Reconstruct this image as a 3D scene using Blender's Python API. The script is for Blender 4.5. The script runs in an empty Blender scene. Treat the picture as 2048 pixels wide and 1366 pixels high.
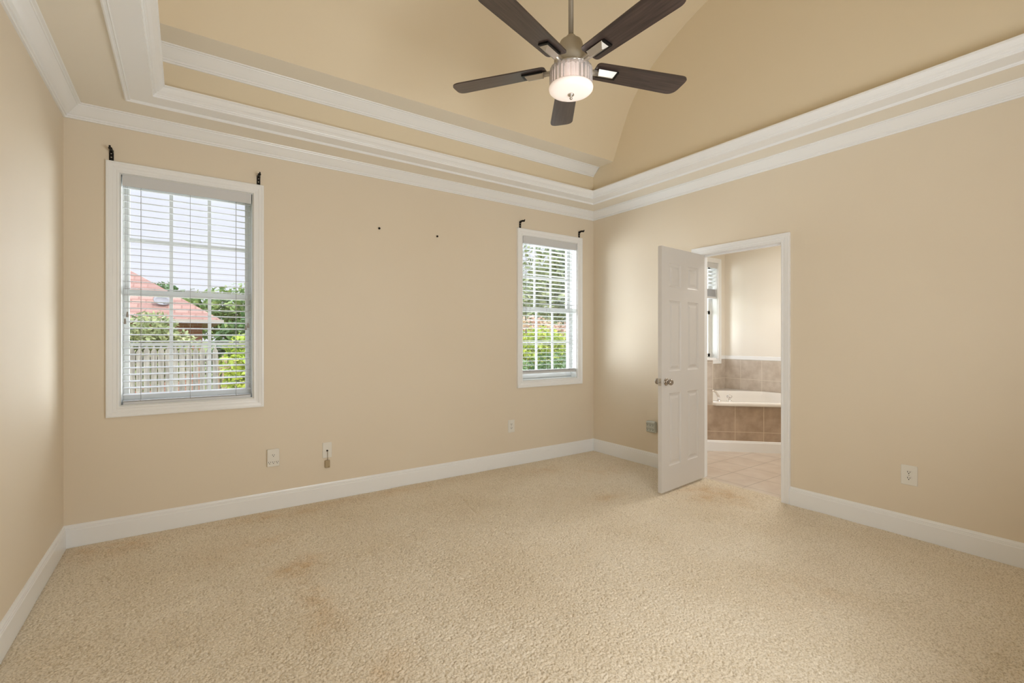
import bpy, math, random
import numpy as np
from mathutils import Vector, Matrix
random.seed(7)
PI = math.pi
SC = bpy.context.scene
COL = SC.collection

# ------------------------------------------------------------------ camera
YAW = -math.atan(653 / 944.0)
cam_d = bpy.data.cameras.new('camera')
cam_d.sensor_width = 36.0
cam_d.lens = 944.0 / 2048.0 * 36.0
cam_d.shift_y = -5.0 / 2048.0
cam_d.clip_start = 0.02
cam_d.clip_end = 300
cam = bpy.data.objects.new('camera', cam_d)
COL.objects.link(cam)
cam.location = (0, 0, 1.29)
cam.rotation_euler = (PI / 2, 0, YAW)
SC.camera = cam

# ------------------------------------------------------------------ colour management
SC.view_settings.view_transform = 'Standard'
SC.view_settings.look = 'None'
SC.view_settings.gamma = 1
SC.view_settings.exposure = 0.28
SC.view_settings.use_curve_mapping = False
SC.cycles.use_denoising = True
SC.cycles.max_bounces = 12
SC.cycles.diffuse_bounces = 7
SC.cycles.transparent_max_bounces = 24
SC.cycles.sample_clamp_indirect = 6.0

# ------------------------------------------------------------------ world, sun, large lights
world = bpy.data.worlds.new('sky')
SC.world = world
world.use_nodes = True
wn = world.node_tree
for n in list(wn.nodes):
    wn.nodes.remove(n)
wo = wn.nodes.new('ShaderNodeOutputWorld')
wb = wn.nodes.new('ShaderNodeBackground')
wt = wn.nodes.new('ShaderNodeTexCoord')
ws = wn.nodes.new('ShaderNodeSeparateXYZ')
wr = wn.nodes.new('ShaderNodeValToRGB')
wr.color_ramp.elements[0].position = 0.0
wr.color_ramp.elements[0].color = (0.90, 0.915, 1.0, 1)
wr.color_ramp.elements[1].position = 0.36
wr.color_ramp.elements[1].color = (0.86, 0.885, 1.0, 1)
e_ = wr.color_ramp.elements.new(0.75)
e_.color = (3.2, 3.4, 3.8, 1)
wb.inputs['Strength'].default_value = 0.93
wn.links.new(wt.outputs['Generated'], ws.inputs[0])
wn.links.new(ws.outputs['Z'], wr.inputs[0])
wn.links.new(wr.outputs[0], wb.inputs['Color'])
wn.links.new(wb.outputs[0], wo.inputs['Surface'])

sun_d = bpy.data.lights.new('sun', 'SUN')
sun_d.energy = 3.2
sun_d.angle = 0.01
sun_d.color = (1.0, 0.95, 0.86)
sun = bpy.data.objects.new('sun', sun_d)
COL.objects.link(sun)
sun.rotation_euler = (math.radians(42), 0, math.radians(25))


def area(name, loc, rot, sx, sy, power, col):
    d = bpy.data.lights.new(name, 'AREA')
    d.shape = 'RECTANGLE'
    d.size = sx
    d.size_y = sy
    d.energy = power
    d.color = col
    o = bpy.data.objects.new(name, d)
    COL.objects.link(o)
    o.location = loc
    o.rotation_euler = rot
    return o


# fill light added at a made-up rear door behind the camera, and the bathroom ceiling lamp
area('added_rear_fill', (1.50, -0.17, 1.25), (PI / 2 + 0.46, 0, 0), 1.3, 1.6, 48, (0.95, 0.98, 1.0))
# fill panel added outside between the bedroom windows, standing in for daylight
area('added_side_fill', (2.15, 5.6, 0.95), (-PI / 2, 0, 0), 2.8, 2.9, 340, (0.93, 0.97, 1.0))
area('added_bathroom_fill', (6.1, 5.6, 1.3), (-PI / 2, 0, 0), 1.6, 2.2, 200, (0.97, 0.99, 1.0))  # fill panel added outside the bathroom window to brighten the far wall
area('bathroom_ceiling_light', (5.0, 2.4, 2.70), (0, 0, 0), 0.5, 0.5, 20, (1.0, 0.96, 0.92))


# ------------------------------------------------------------------ helpers: meshes
class MB:
    def __init__(s):
        s.v = []
        s.f = []
        s.sm = []

    def add(s, verts, faces, smooth=False, M=None):
        b = len(s.v)
        for p in verts:
            p = Vector(p)
            if M is not None:
                p = M @ p
            s.v.append(tuple(p))
        for f in faces:
            s.f.append(tuple(b + i for i in f))
            s.sm.append(smooth)

    def box(s, x0, x1, y0, y1, z0, z1, M=None):
        v = [(x0, y0, z0), (x1, y0, z0), (x1, y1, z0), (x0, y1, z0), (x0, y0, z1), (x1, y0, z1), (x1, y1, z1), (x0, y1, z1)]
        f = [(0, 3, 2, 1), (4, 5, 6, 7), (0, 1, 5, 4), (1, 2, 6, 5), (2, 3, 7, 6), (3, 0, 4, 7)]
        s.add(v, f, False, M)

    def bbox(s, x0, x1, y0, y1, z0, z1, b, M=None):
        """box with chamfered edges"""
        v = []
        idx = {}
        xs, ys, zs = (x0, x1), (y0, y1), (z0, z1)
        for i in (0, 1):
            for j in (0, 1):
                for k in (0, 1):
                    sx, sy, sz = (1, -1)[i], (1, -1)[j], (1, -1)[k]
                    for a in range(3):
                        p = [xs[i] + sx * b, ys[j] + sy * b, zs[k] + sz * b]
                        p[a] = (xs[i], ys[j], zs[k])[a]
                        idx[(i, j, k, a)] = len(v)
                        v.append(tuple(p))
        f = []
        for a in range(3):
            o = [c for c in range(3) if c != a]
            for e in (0, 1):
                q = []
                for c in ((0, 0), (1, 0), (1, 1), (0, 1)):
                    t = [0, 0, 0]
                    t[a] = e
                    t[o[0]], t[o[1]] = c
                    q.append(idx[(t[0], t[1], t[2], a)])
                f.append(tuple(q))
        for a in range(3):
            o = [c for c in range(3) if c != a]
            for c in ((0, 0), (1, 0), (1, 1), (0, 1)):
                t0 = [0, 0, 0]
                t1 = [0, 0, 0]
                t0[a] = 0
                t1[a] = 1
                for t in (t0, t1):
                    t[o[0]], t[o[1]] = c
                f.append((idx[(*t0, o[0])], idx[(*t1, o[0])], idx[(*t1, o[1])], idx[(*t0, o[1])]))
        for i in (0, 1):
            for j in (0, 1):
                for k in (0, 1):
                    f.append((idx[(i, j, k, 0)], idx[(i, j, k, 1)], idx[(i, j, k, 2)]))
        s.add(v, f, False, M)

    def lathe(s, prof, seg=32, M=None, smooth=True):
        """prof: list of (r, z)"""
        v = []
        f = []
        for r, z in prof:
            for i in range(seg):
                a = 2 * PI * i / seg
                v.append((r * math.cos(a), r * math.sin(a), z))
        for j in range(len(prof) - 1):
            for i in range(seg):
                a, b = j * seg + i, j * seg + (i + 1) % seg
                f.append((a, b, b + seg, a + seg))
        if prof[0][0] > 1e-6:
            f.append(tuple(reversed(range(seg))))
        if prof[-1][0] > 1e-6:
            f.append(tuple(range((len(prof) - 1) * seg, len(prof) * seg)))
        s.add(v, f, smooth, M)

    def tube(s, pts, r, seg=10, M=None):
        pts = [Vector(p) for p in pts]
        rs = r if isinstance(r, (list, tuple)) else [r] * len(pts)
        v = []
        f = []
        up = Vector((0.13, 0.27, 0.95))
        for i, p in enumerate(pts):
            d = (pts[min(i + 1, len(pts) - 1)] - pts[max(i - 1, 0)]).normalized()
            a = d.cross(up)
            if a.length < 1e-3:
                a = d.cross(Vector((1, 0, 0)))
            a.normalize()
            b = d.cross(a)
            for k in range(seg):
                t = 2 * PI * k / seg
                v.append(tuple(p + (a * math.cos(t) + b * math.sin(t)) * rs[i]))
        for i in range(len(pts) - 1):
            for k in range(seg):
                a, b = i * seg + k, i * seg + (k + 1) % seg
                f.append((a, b, b + seg, a + seg))
        f.append(tuple(reversed(range(seg))))
        f.append(tuple(range((len(pts) - 1) * seg, len(pts) * seg)))
        s.add(v, f, True, M)

    def prism(s, poly, z0, z1, M=None):
        n = len(poly)
        v = [(x, y, z0) for x, y in poly] + [(x, y, z1) for x, y in poly]
        f = [tuple(reversed(range(n))), tuple(range(n, 2 * n))]
        for i in range(n):
            j = (i + 1) % n
            f.append((i, j, j + n, i + n))
        s.add(v, f, False, M)

    def loopsweep(s, prof, corners, closed=True):
        """corners(u,h)-> list of loop points for one profile point; prof a list of (u,h)"""
        loops = [corners(u, h) for u, h in prof]
        n = len(loops[0])
        v = [p for L in loops for p in L]
        f = []
        rng = range(n) if closed else range(n - 1)
        for j in range(len(loops) - 1):
            for i in rng:
                a, b = j * n + i, j * n + (i + 1) % n
                f.append((a, b, b + n, a + n))
        if not closed:
            f.append(tuple(j * n for j in range(len(loops))))
            f.append(tuple(j * n + n - 1 for j in reversed(range(len(loops)))))
        s.add(v, f, False)

    def build(s, name, m, parent=None, loc=None, rot=None, fix=True):
        me = bpy.data.meshes.new(name)
        me.from_pydata(s.v, [], s.f)
        me.polygons.foreach_set('use_smooth', s.sm)
        if fix:
            import bmesh
            bm = bmesh.new()
            bm.from_mesh(me)
            bmesh.ops.recalc_face_normals(bm, faces=bm.faces)
            bm.to_mesh(me)
            bm.free()
        me.materials.append(m)
        o = bpy.data.objects.new(name, me)
        COL.objects.link(o)
        if parent is not None:
            o.parent = parent
        if loc is not None:
            o.location = loc
        if rot is not None:
            o.rotation_euler = rot
        return o


def tag(o, label=None, cat=None, group=None, kind=None):
    if label:
        o['label'] = label
    if cat:
        o['category'] = cat
    if group:
        o['group'] = group
    if kind:
        o['kind'] = kind
    return o


def empty(name, loc=(0, 0, 0), rot=(0, 0, 0)):
    o = bpy.data.objects.new(name, None)
    COL.objects.link(o)
    o.location = loc
    o.rotation_euler = rot
    o.empty_display_size = 0.1
    return o


# ------------------------------------------------------------------ helpers: materials
def srgb(r, g, b):
    def c(x):
        x /= 255.0
        return x / 12.92 if x <= 0.04045 else ((x + 0.055) / 1.055) ** 2.4
    return (c(r), c(g), c(b), 1)


def mat(name, col, rough=0.5, metal=0.0, **kw):
    m = bpy.data.materials.new(name)
    m.use_nodes = True
    nt = m.node_tree
    p = nt.nodes['Principled BSDF']
    p.inputs['Base Color'].default_value = col
    p.inputs['Roughness'].default_value = rough
    p.inputs['Metallic'].default_value = metal
    for k, v in kw.items():
        p.inputs[k.replace('_', ' ')].default_value = v
    m['_p'] = 1
    return m


def N(m, typ, **kw):
    n = m.node_tree.nodes.new(typ)
    for k, v in kw.items():
        setattr(n, k, v)
    return n


def L(m, a, b):
    m.node_tree.links.new(a, b)


def P(m):
    return m.node_tree.nodes['Principled BSDF']


def noise_var(m, c0, c1, scale=8.0, lo=0.35, hi=0.65, detail=4.0, vec=None, dist=0.0):
    tc = N(m, 'ShaderNodeTexCoord')
    no = N(m, 'ShaderNodeTexNoise')
    no.inputs['Scale'].default_value = scale
    no.inputs['Detail'].default_value = detail
    no.inputs['Distortion'].default_value = dist
    r = N(m, 'ShaderNodeValToRGB')
    r.color_ramp.elements[0].position = lo
    r.color_ramp.elements[0].color = c0
    r.color_ramp.elements[1].position = hi
    r.color_ramp.elements[1].color = c1
    if vec:
        mp = N(m, 'ShaderNodeMapping')
        mp.inputs['Scale'].default_value = vec
        L(m, tc.outputs['Object'], mp.inputs['Vector'])
        L(m, mp.outputs[0], no.inputs['Vector'])
    else:
        L(m, tc.outputs['Object'], no.inputs['Vector'])
    L(m, no.outputs['Fac'], r.inputs[0])
    L(m, r.outputs[0], P(m).inputs['Base Color'])
    return r


def bump_noise(m, scale, strength, distance=0.002, detail=3.0):
    tc = N(m, 'ShaderNodeTexCoord')
    no = N(m, 'ShaderNodeTexNoise')
    no.inputs['Scale'].default_value = scale
    no.inputs['Detail'].default_value = detail
    b = N(m, 'ShaderNodeBump')
    b.inputs['Strength'].default_value = strength
    b.inputs['Distance'].default_value = distance
    L(m, tc.outputs['Object'], no.inputs['Vector'])
    L(m, no.outputs['Fac'], b.inputs['Height'])
    L(m, b.outputs[0], P(m).inputs['Normal'])
    return b


WALL = (0.765, 0.68, 0.55, 1)
WALL2 = (0.75, 0.662, 0.53, 1)
m_wall = mat('wall_paint_cream', WALL, 0.55)
noise_var(m_wall, WALL2, WALL, 1.3, 0.3, 0.7, 3)
bump_noise(m_wall, 160, 0.10, 0.001)
m_ceil = mat('ceiling_paint_cream', WALL, 0.6)
noise_var(m_ceil, (0.765, 0.67, 0.505, 1), (0.78, 0.685, 0.52, 1), 1.1, 0.3, 0.7, 3)
bump_noise(m_ceil, 160, 0.08, 0.001)
m_soffit = mat('soffit_cream_lightened', (0.83, 0.785, 0.69, 1), 0.5)  # lighter than the wall paint, window light put into the colour
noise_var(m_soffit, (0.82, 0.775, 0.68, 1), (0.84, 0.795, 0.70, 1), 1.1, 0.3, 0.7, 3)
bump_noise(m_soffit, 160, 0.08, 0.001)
m_trim = mat('trim_white_semigloss', (0.87, 0.885, 0.90, 1), 0.28)
bump_noise(m_trim, 14, 0.05, 0.001)
m_sash = mat('window_vinyl_white', (0.70, 0.71, 0.69, 1), 0.35)
m_slat = mat('blind_slat_white', (0.64, 0.655, 0.68, 1), 0.35)
m_cord = mat('blind_cord_grey', (0.42, 0.41, 0.40, 1), 0.8)
m_tassel = mat('tassel_wood_grey', (0.34, 0.32, 0.29, 1), 0.6)
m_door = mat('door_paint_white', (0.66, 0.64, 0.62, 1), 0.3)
bump_noise(m_door, 30, 0.05, 0.001)
m_plate = mat('plastic_white', (0.80, 0.78, 0.72, 1), 0.35)
m_slot = mat('slot_dark', (0.03, 0.025, 0.02, 1), 0.6)
m_adapter = mat('plastic_grey_green', (0.50, 0.52, 0.47, 1), 0.45)
m_black = mat('bracket_black_iron', (0.012, 0.011, 0.010, 1), 0.4, 0.6)
m_nickel = mat('brushed_nickel', (0.56, 0.53, 0.48, 1), 0.42, 1.0)
m_motor = mat('motor_champagne_nickel', (0.42, 0.38, 0.31, 1), 0.5, 0.35)
m_chrome = mat('chrome', (0.85, 0.85, 0.87, 1), 0.08, 1.0)
m_steel = mat('knob_satin_steel', (0.42, 0.38, 0.34, 1), 0.25, 1.0)
m_tub = mat('tub_acrylic_white', (0.84, 0.82, 0.79, 1), 0.12)
m_bathwall = mat('bathroom_paint_cream', (0.82, 0.78, 0.71, 1), 0.55)
m_cable = mat('cable_tan', (0.30, 0.25, 0.18, 1), 0.6)
m_backing = mat('light_backing_white', (0.8, 0.8, 0.78, 1), 0.8)

# glass pane: thin clear, lightly reflecting
m_glass = bpy.data.materials.new('window_glass')
m_glass.use_nodes = True
nt = m_glass.node_tree
nt.nodes.remove(nt.nodes['Principled BSDF'])
tr = nt.nodes.new('ShaderNodeBsdfTransparent')
tr.inputs[0].default_value = (0.97, 0.98, 0.98, 1)
gl = nt.nodes.new('ShaderNodeBsdfGlossy')
gl.inputs['Roughness'].default_value = 0.02
mx = nt.nodes.new('ShaderNodeMixShader')
mx.inputs[0].default_value = 0.06
nt.links.new(tr.outputs[0], mx.inputs[1])
nt.links.new(gl.outputs[0], mx.inputs[2])
nt.links.new(mx.outputs[0], nt.nodes['Material Output'].inputs['Surface'])

# carpet
m_carpet = mat('carpet_beige', (0.60, 0.49, 0.34, 1), 0.95)
P(m_carpet).inputs['Sheen Weight'].default_value = 0.15
tc = N(m_carpet, 'ShaderNodeTexCoord')
n1 = N(m_carpet, 'ShaderNodeTexNoise')
n1.inputs['Scale'].default_value = 1.7
n1.inputs['Detail'].default_value = 5
r1 = N(m_carpet, 'ShaderNodeValToRGB')
r1.color_ramp.elements[0].position = 0.30
r1.color_ramp.elements[0].color = (0.77, 0.67, 0.52, 1)
r1.color_ramp.elements[1].position = 0.62
r1.color_ramp.elements[1].color = (0.84, 0.755, 0.62, 1)
n2 = N(m_carpet, 'ShaderNodeTexNoise')
n2.inputs['Scale'].default_value = 130
n2.inputs['Detail'].default_value = 3
r2 = N(m_carpet, 'ShaderNodeValToRGB')
r2.color_ramp.elements[0].position = 0.36
r2.color_ramp.elements[0].color = (0.70, 0.66, 0.58, 1)  # crevice shade between tufts put into the colour
r2.color_ramp.elements[1].position = 0.55
r2.color_ramp.elements[1].color = (1.0, 1.0, 1.0, 1)
mm = N(m_carpet, 'ShaderNodeMixRGB', blend_type='MULTIPLY')
mm.inputs[0].default_value = 1.0
# worn orange-brown stains
n3 = N(m_carpet, 'ShaderNodeTexNoise')
n3.inputs['Scale'].default_value = 1.05
n3.inputs['Detail'].default_value = 4
r3 = N(m_carpet, 'ShaderNodeValToRGB')
r3.color_ramp.elements[0].position = 0.0
r3.color_ramp.elements[0].color = (1, 1, 1, 1)
r3.color_ramp.elements[1].position = 1.0
r3.color_ramp.elements[1].color = (0.88, 0.76, 0.62, 1)
m3_ = N(m_carpet, 'ShaderNodeMixRGB', blend_type='MULTIPLY')
m3_.inputs[0].default_value = 1.0
bp = N(m_carpet, 'ShaderNodeBump')
bp.inputs['Strength'].default_value = 0.6
bp.inputs['Distance'].default_value = 0.004
L(m_carpet, tc.outputs['Object'], n1.inputs['Vector'])
L(m_carpet, tc.outputs['Object'], n2.inputs['Vector'])
L(m_carpet, tc.outputs['Object'], n3.inputs['Vector'])
L(m_carpet, n1.outputs['Fac'], r1.inputs[0])
L(m_carpet, n2.outputs['Fac'], r2.inputs[0])
at = N(m_carpet, 'ShaderNodeAttribute')
at.attribute_name = 'stain'
L(m_carpet, at.outputs['Fac'], r3.inputs[0])
L(m_carpet, r1.outputs[0], mm.inputs[1])
L(m_carpet, r2.outputs[0], mm.inputs[2])
L(m_carpet, mm.outputs[0], m3_.inputs[1])
L(m_carpet, r3.outputs[0], m3_.inputs[2])
L(m_carpet, m3_.outputs[0], P(m_carpet).inputs['Base Color'])
L(m_carpet, n2.outputs['Fac'], bp.inputs['Height'])
L(m_carpet, bp.outputs[0], P(m_carpet).inputs['Normal'])


def tile_mat(name, c0, c1, grout, size, ox=0.0, oz=0.0, plane='xz', rot=0.0, rough=0.35, gw=0.006, nsc=9):
    m = mat(name, c0, rough)
    tc = N(m, 'ShaderNodeTexCoord')
    sp = N(m, 'ShaderNodeSeparateXYZ')
    cb = N(m, 'ShaderNodeCombineXYZ')
    mp = N(m, 'ShaderNodeMapping')
    mp.inputs['Location'].default_value = (ox, oz, 0)
    mp.inputs['Rotation'].default_value = (0, 0, rot)
    br = N(m, 'ShaderNodeTexBrick')
    br.offset = 0.0
    br.squash = 1.0
    br.inputs['Scale'].default_value = 1.0
    br.inputs['Mortar Size'].default_value = gw
    br.inputs['Mortar Smooth'].default_value = 0.2
    br.inputs['Brick Width'].default_value = size
    br.inputs['Row Height'].default_value = size
    br.inputs['Mortar'].default_value = grout
    no = N(m, 'ShaderNodeTexNoise')
    no.inputs['Scale'].default_value = nsc
    no.inputs['Detail'].default_value = 6
    ra = N(m, 'ShaderNodeValToRGB')
    ra.color_ramp.elements[0].position = 0.35
    ra.color_ramp.elements[0].color = c0
    ra.color_ramp.elements[1].position = 0.65
    ra.color_ramp.elements[1].color = c1
    L(m, tc.outputs['Object'], sp.inputs[0])
    L(m, sp.outputs[{'x': 'X', 'y': 'Y'}[plane[0]]], cb.inputs['X'])
    L(m, sp.outputs[{'z': 'Z', 'y': 'Y'}[plane[1]]], cb.inputs['Y'])
    L(m, cb.outputs[0], mp.inputs['Vector'])
    L(m, mp.outputs[0], br.inputs['Vector'])
    L(m, tc.outputs['Object'], no.inputs['Vector'])
    L(m, no.outputs['Fac'], ra.inputs[0])
    L(m, ra.outputs[0], br.inputs['Color1'])
    L(m, ra.outputs[0], br.inputs['Color2'])
    L(m, br.outputs['Color'], P(m).inputs['Base Color'])
    b = N(m, 'ShaderNodeBump')
    b.invert = True
    b.inputs['Strength'].default_value = 0.5
    b.inputs['Distance'].default_value = 0.003
    L(m, br.outputs['Fac'], b.inputs['Height'])
    L(m, b.outputs[0], P(m).inputs['Normal'])
    return m


# ------------------------------------------------------------------ room dimensions
XL, XR, YW, YR, ZC = -0.622, 3.912, 3.984, -0.31, 2.743
TH = 0.165           # outer wall thickness
CX = (XL + XR) / 2
CY = (YW + YR) / 2
# tray opening (inner edge of soffit) and raised part
TI = 0.463
TW = 0.437           # tray wall inset
ZT = 3.044           # ceiling height of the raised step
VE = 0.717           # inset of the vault edge from window wall
WZ0, WZ1 = 0.850, 2.372
WC1, WC2, WH = 0.031, 3.268, 0.385
DY0, DY1, DZ = 1.873, 2.610, 2.062


def wall_grid(xs, zs, holes, y0, y1, mapf, name, m):
    mb = MB()
    for i in range(len(xs) - 1):
        for k in range(len(zs) - 1):
            if (i, k) in holes:
                continue
            x0, x1, z0, z1 = xs[i], xs[i + 1], zs[k], zs[k + 1]
            v = [mapf(x, y, z) for z in (z0, z1) for (x, y) in ((x0, y0), (x1, y0), (x1, y1), (x0, y1))]
            mb.add(v, [(0, 3, 2, 1), (4, 5, 6, 7), (0, 1, 5, 4), (1, 2, 6, 5), (2, 3, 7, 6), (3, 0, 4, 7)])
    return mb.build(name, m)


ident = lambda x, y, z: (x, y, z)
o = wall_grid([XL - TH, WC1 - WH, WC1 + WH, WC2 - WH, WC2 + WH, XR], [-0.3, WZ0, WZ1, ZC + 0.12], {(1, 1), (3, 1)}, YW, YW + TH, ident, 'wall_back', m_wall)
tag(o, 'cream painted window wall with two white framed windows', 'wall', kind='structure')
mb = MB()
mb.box(XL - TH, XL, YR - TH, YW, -0.3, ZC + 0.12)
tag(mb.build('wall_left', m_wall), 'bare cream wall at the left edge beside the larger looking window', 'wall', kind='structure')
swap = lambda y, x, z: (x, y, z)
o = wall_grid([YR - TH, DY0 - 0.018, DY1 + 0.018, YW + TH], [-0.3, -0.005, DZ + 0.018, ZC + 0.12], {(1, 1)}, XR, XR + 0.118, swap, 'wall_right', m_wall)
tag(o, 'cream painted wall with the open bathroom doorway', 'wall', kind='structure')
o = wall_grid([XL, 0.80, 2.20, XR], [-0.3, 0.05, 2.15, ZC + 0.12], {(1, 1)}, YR - TH, YR, ident, 'wall_rear', m_wall)
tag(o, 'cream wall behind the camera around the added patio door', 'wall', kind='structure')
for n, (a, b) in ((2, (0.80, 2.20)),):  # door invented behind the camera to hold the fill light
    w = empty('door_%d' % n, ((a + b) / 2, YR, 0.05))
    tag(w, 'made-up patio door behind the camera, added to hold the fill light', 'door', kind='structure')
    mb = MB()
    c = (b - a) / 2
    mb.loopsweep([(0, 0), (0, 0.02), (0.065, 0.02), (0.065, 0), (0, 0)], lambda u, h, c=c: [(-c - u, h, -u), (c + u, h, -u), (c + u, h, 2.1 + u), (-c - u, h, 2.1 + u)])
    mb.build('casing', m_trim, w)
    mb = MB()
    mb.box(-c, c, -0.09, -0.085, 0, 2.1)
    mb.build('light_backing_panel', m_backing, w)  # unseen panel added to back the fill light and block the sun


# soffit ceiling ring + tray + vault (one mesh: the ceiling)
def ring(mb, a, b, z):
    (ax0, ax1, ay0, ay1), (bx0, bx1, by0, by1) = a, b
    v = [(ax0, ay0, z), (ax1, ay0, z), (ax1, ay1, z), (ax0, ay1, z), (bx0, by0, z), (bx1, by0, z), (bx1, by1, z), (bx0, by1, z)]
    mb.add(v, [(0, 1, 5, 4), (1, 2, 6, 5), (2, 3, 7, 6), (3, 0, 4, 7)])


def rect(i):
    return (XL + i, XR - i, YR + i, YW - i)


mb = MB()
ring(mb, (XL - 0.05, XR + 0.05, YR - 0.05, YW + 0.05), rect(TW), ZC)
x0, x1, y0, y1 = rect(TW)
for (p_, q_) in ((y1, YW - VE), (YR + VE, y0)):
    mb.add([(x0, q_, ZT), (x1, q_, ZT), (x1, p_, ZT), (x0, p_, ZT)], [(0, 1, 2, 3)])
tag(mb.build('ceiling', m_soffit, fix=False), 'cream low ceiling border and raised step around the tray, lightened for window light', 'ceiling', kind='structure')
mb = MB()
# vertical tray walls on the window side and rear, to the step
ZS = ZC
v = [(x0, y1, ZS), (x1, y1, ZS), (x1, y1, ZT), (x0, y1, ZT)]
mb.add(v, [(0, 1, 2, 3)])
v = [(x0, y0, ZS), (x1, y0, ZS), (x1, y0, ZT), (x0, y0, ZT)]
mb.add(v, [(0, 1, 2, 3)])
# the step ceiling
ya, yb = YR + VE, YW - VE
# vault profile measured along the arch (distance from the edge, height)
prof = [(0, 3.044), (0.062, 3.182), (0.138, 3.345), (0.215, 3.492), (0.30, 3.605), (0.385, 3.690), (0.48, 3.765), (0.585, 3.832), (0.70, 3.895), (0.83, 3.955), (0.95, 4.002), (1.03, 4.032), (1.15, 4.062), (1.29, 4.085), (1.43, 4.092)]


def crv(t):
    # Catmull-Rom resample
    n = len(prof) - 1
    i = min(int(t * n), n - 1)
    f = t * n - i
    p = [prof[max(i - 1, 0)], prof[i], prof[i + 1], prof[min(i + 2, n)]]
    return tuple(0.5 * ((2 * p[1][k]) + (-p[0][k] + p[2][k]) * f + (2 * p[0][k] - 5 * p[1][k] + 4 * p[2][k] - p[3][k]) * f * f + (-p[0][k] + 3 * p[1][k] - 3 * p[2][k] + p[3][k]) * f ** 3) for k in (0, 1))


NA = 48
arc = [crv(i / NA) for i in range(NA + 1)]
half = (yb - ya) / 2
pts = [(yb - d * half / 1.43, z) for d, z in arc] + [(ya + d * half / 1.43, z) for d, z in reversed(arc)][1:]
n = len(pts)
v = [(x0, y, z) for y, z in pts] + [(x1, y, z) for y, z in pts]
mb.add(v, [(i, i + 1, i + 1 + n, i + n) for i in range(n - 1)], True)
# gable end walls
for x in (x0, x1):
    v = [(x, y1, ZS), (x, y1, ZT)] + [(x, y, z) for y, z in pts] + [(x, y0, ZT), (x, y0, ZS)]
    mb.add(v, [tuple(range(len(v)))])
o = mb.build('ceiling', m_ceil, fix=False)
tag(o, 'tan tray ceiling stepping up into a barrel vault', 'ceiling', kind='structure')

# crown profile: (inset from wall, z below ceiling)
CR = [(0.0, -0.078), (0.010, -0.078), (0.012, -0.070), (0.019, -0.068), (0.020, -0.060), (0.030, -0.054), (0.046, -0.040), (0.062, -0.024), (0.074, -0.013), (0.078, -0.013), (0.080, -0.007), (0.092, -0.005), (0.094, 0.0)]


def crown(name, rc, z, label):
    mb = MB()
    X0, X1, Y0, Y1 = rc
    mb.loopsweep(CR, lambda u, h: [(X0 + u, Y0 + u, z + h), (X1 - u, Y0 + u, z + h), (X1 - u, Y1 - u, z + h), (X0 + u, Y1 - u, z + h)])
    o = mb.build(name, m_trim, fix=False)
    return tag(o, label, 'crown moulding', kind='structure')


crown('trim_1', (XL, XR, YR, YW), ZC, 'white crown moulding where the room walls meet the low ceiling')
# tray trim: flat board under soffit edge, stepped cove rising to a lip
TP = [(-0.115, 0.0), (-0.115, -0.014), (-0.112, -0.020), (-0.106, -0.021), (-0.102, -0.015), (-0.094, -0.014), (-0.090, -0.018), (-0.086, -0.012),
      (0.012, -0.012), (0.026, -0.012), (0.028, -0.002), (0.033, 0.000), (0.035, 0.006), (0.041, 0.007), (0.046, 0.012), (0.058, 0.018), (0.068, 0.028), (0.076, 0.038), (0.080, 0.040), (0.084, 0.041), (0.084, 0.050), (0.0, 0.050)]
mb = MB()
mb.loopsweep(TP, lambda u, h: [(x0 + u, y0 + u, ZC + h), (x1 - u, y0 + u, ZC + h), (x1 - u, y1 - u, ZC + h), (x0 + u, y1 - u, ZC + h)])
tag(mb.build('trim_2', m_trim, fix=False), 'wide white stepped moulding edging the tray ceiling opening', 'crown moulding', kind='structure')
# upper crowns under the step, on the window side and rear only
for nme, yy, sg, lb in (('trim_3', y1, -1, 'white crown moulding high on the tray wall above the windows'), ('trim_4', y0, 1, 'white crown moulding high on the tray wall behind the camera')):
    mb = MB()
    mb.loopsweep(CR, lambda u, h: [(x0, yy + sg * u, ZT + h), (x1, yy + sg * u, ZT + h)], closed=False)
    tag(mb.build(nme, m_trim), lb, 'crown moulding', kind='structure')

# baseboards
BP = [(0.0, -0.02), (0.015, -0.02), (0.015, 0.098), (0.0125, 0.102), (0.0125, 0.108), (0.0095, 0.110), (0.0095, 0.118), (0.006, 0.124), (0.004, 0.131), (0.0, 0.132)]


def base(name, pf, label):
    mb = MB()
    mb.loopsweep(BP, pf, closed=False)
    tag(mb.build(name, m_trim), label, 'baseboard', kind='structure')


base('baseboard_left', lambda u, h: [(XL + u, YR + u, h), (XL + u, YW - u, h)], 'white baseboard along the left wall')
base('baseboard_back', lambda u, h: [(XL + u, YW - u, h), (XR - u, YW - u, h)], 'white baseboard below the two windows')
base('baseboard_right', lambda u, h: [(XR - u, YW - u, h), (XR - u, DY1 + 0.06, h)], 'short white baseboard between the corner and the doorway')
base('baseboard_right', lambda u, h: [(XR - u, DY0 - 0.06, h), (XR - u, YR + u, h)], 'long white baseboard right of the doorway')
base('baseboard_rear', lambda u, h: [(XL + u, YR + u, h), (0.73, YR + u, h)], 'white baseboard behind the camera')

# ------------------------------------------------------------------ carpet floor (real tufted relief)
rs = np.random.RandomState(3)


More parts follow.
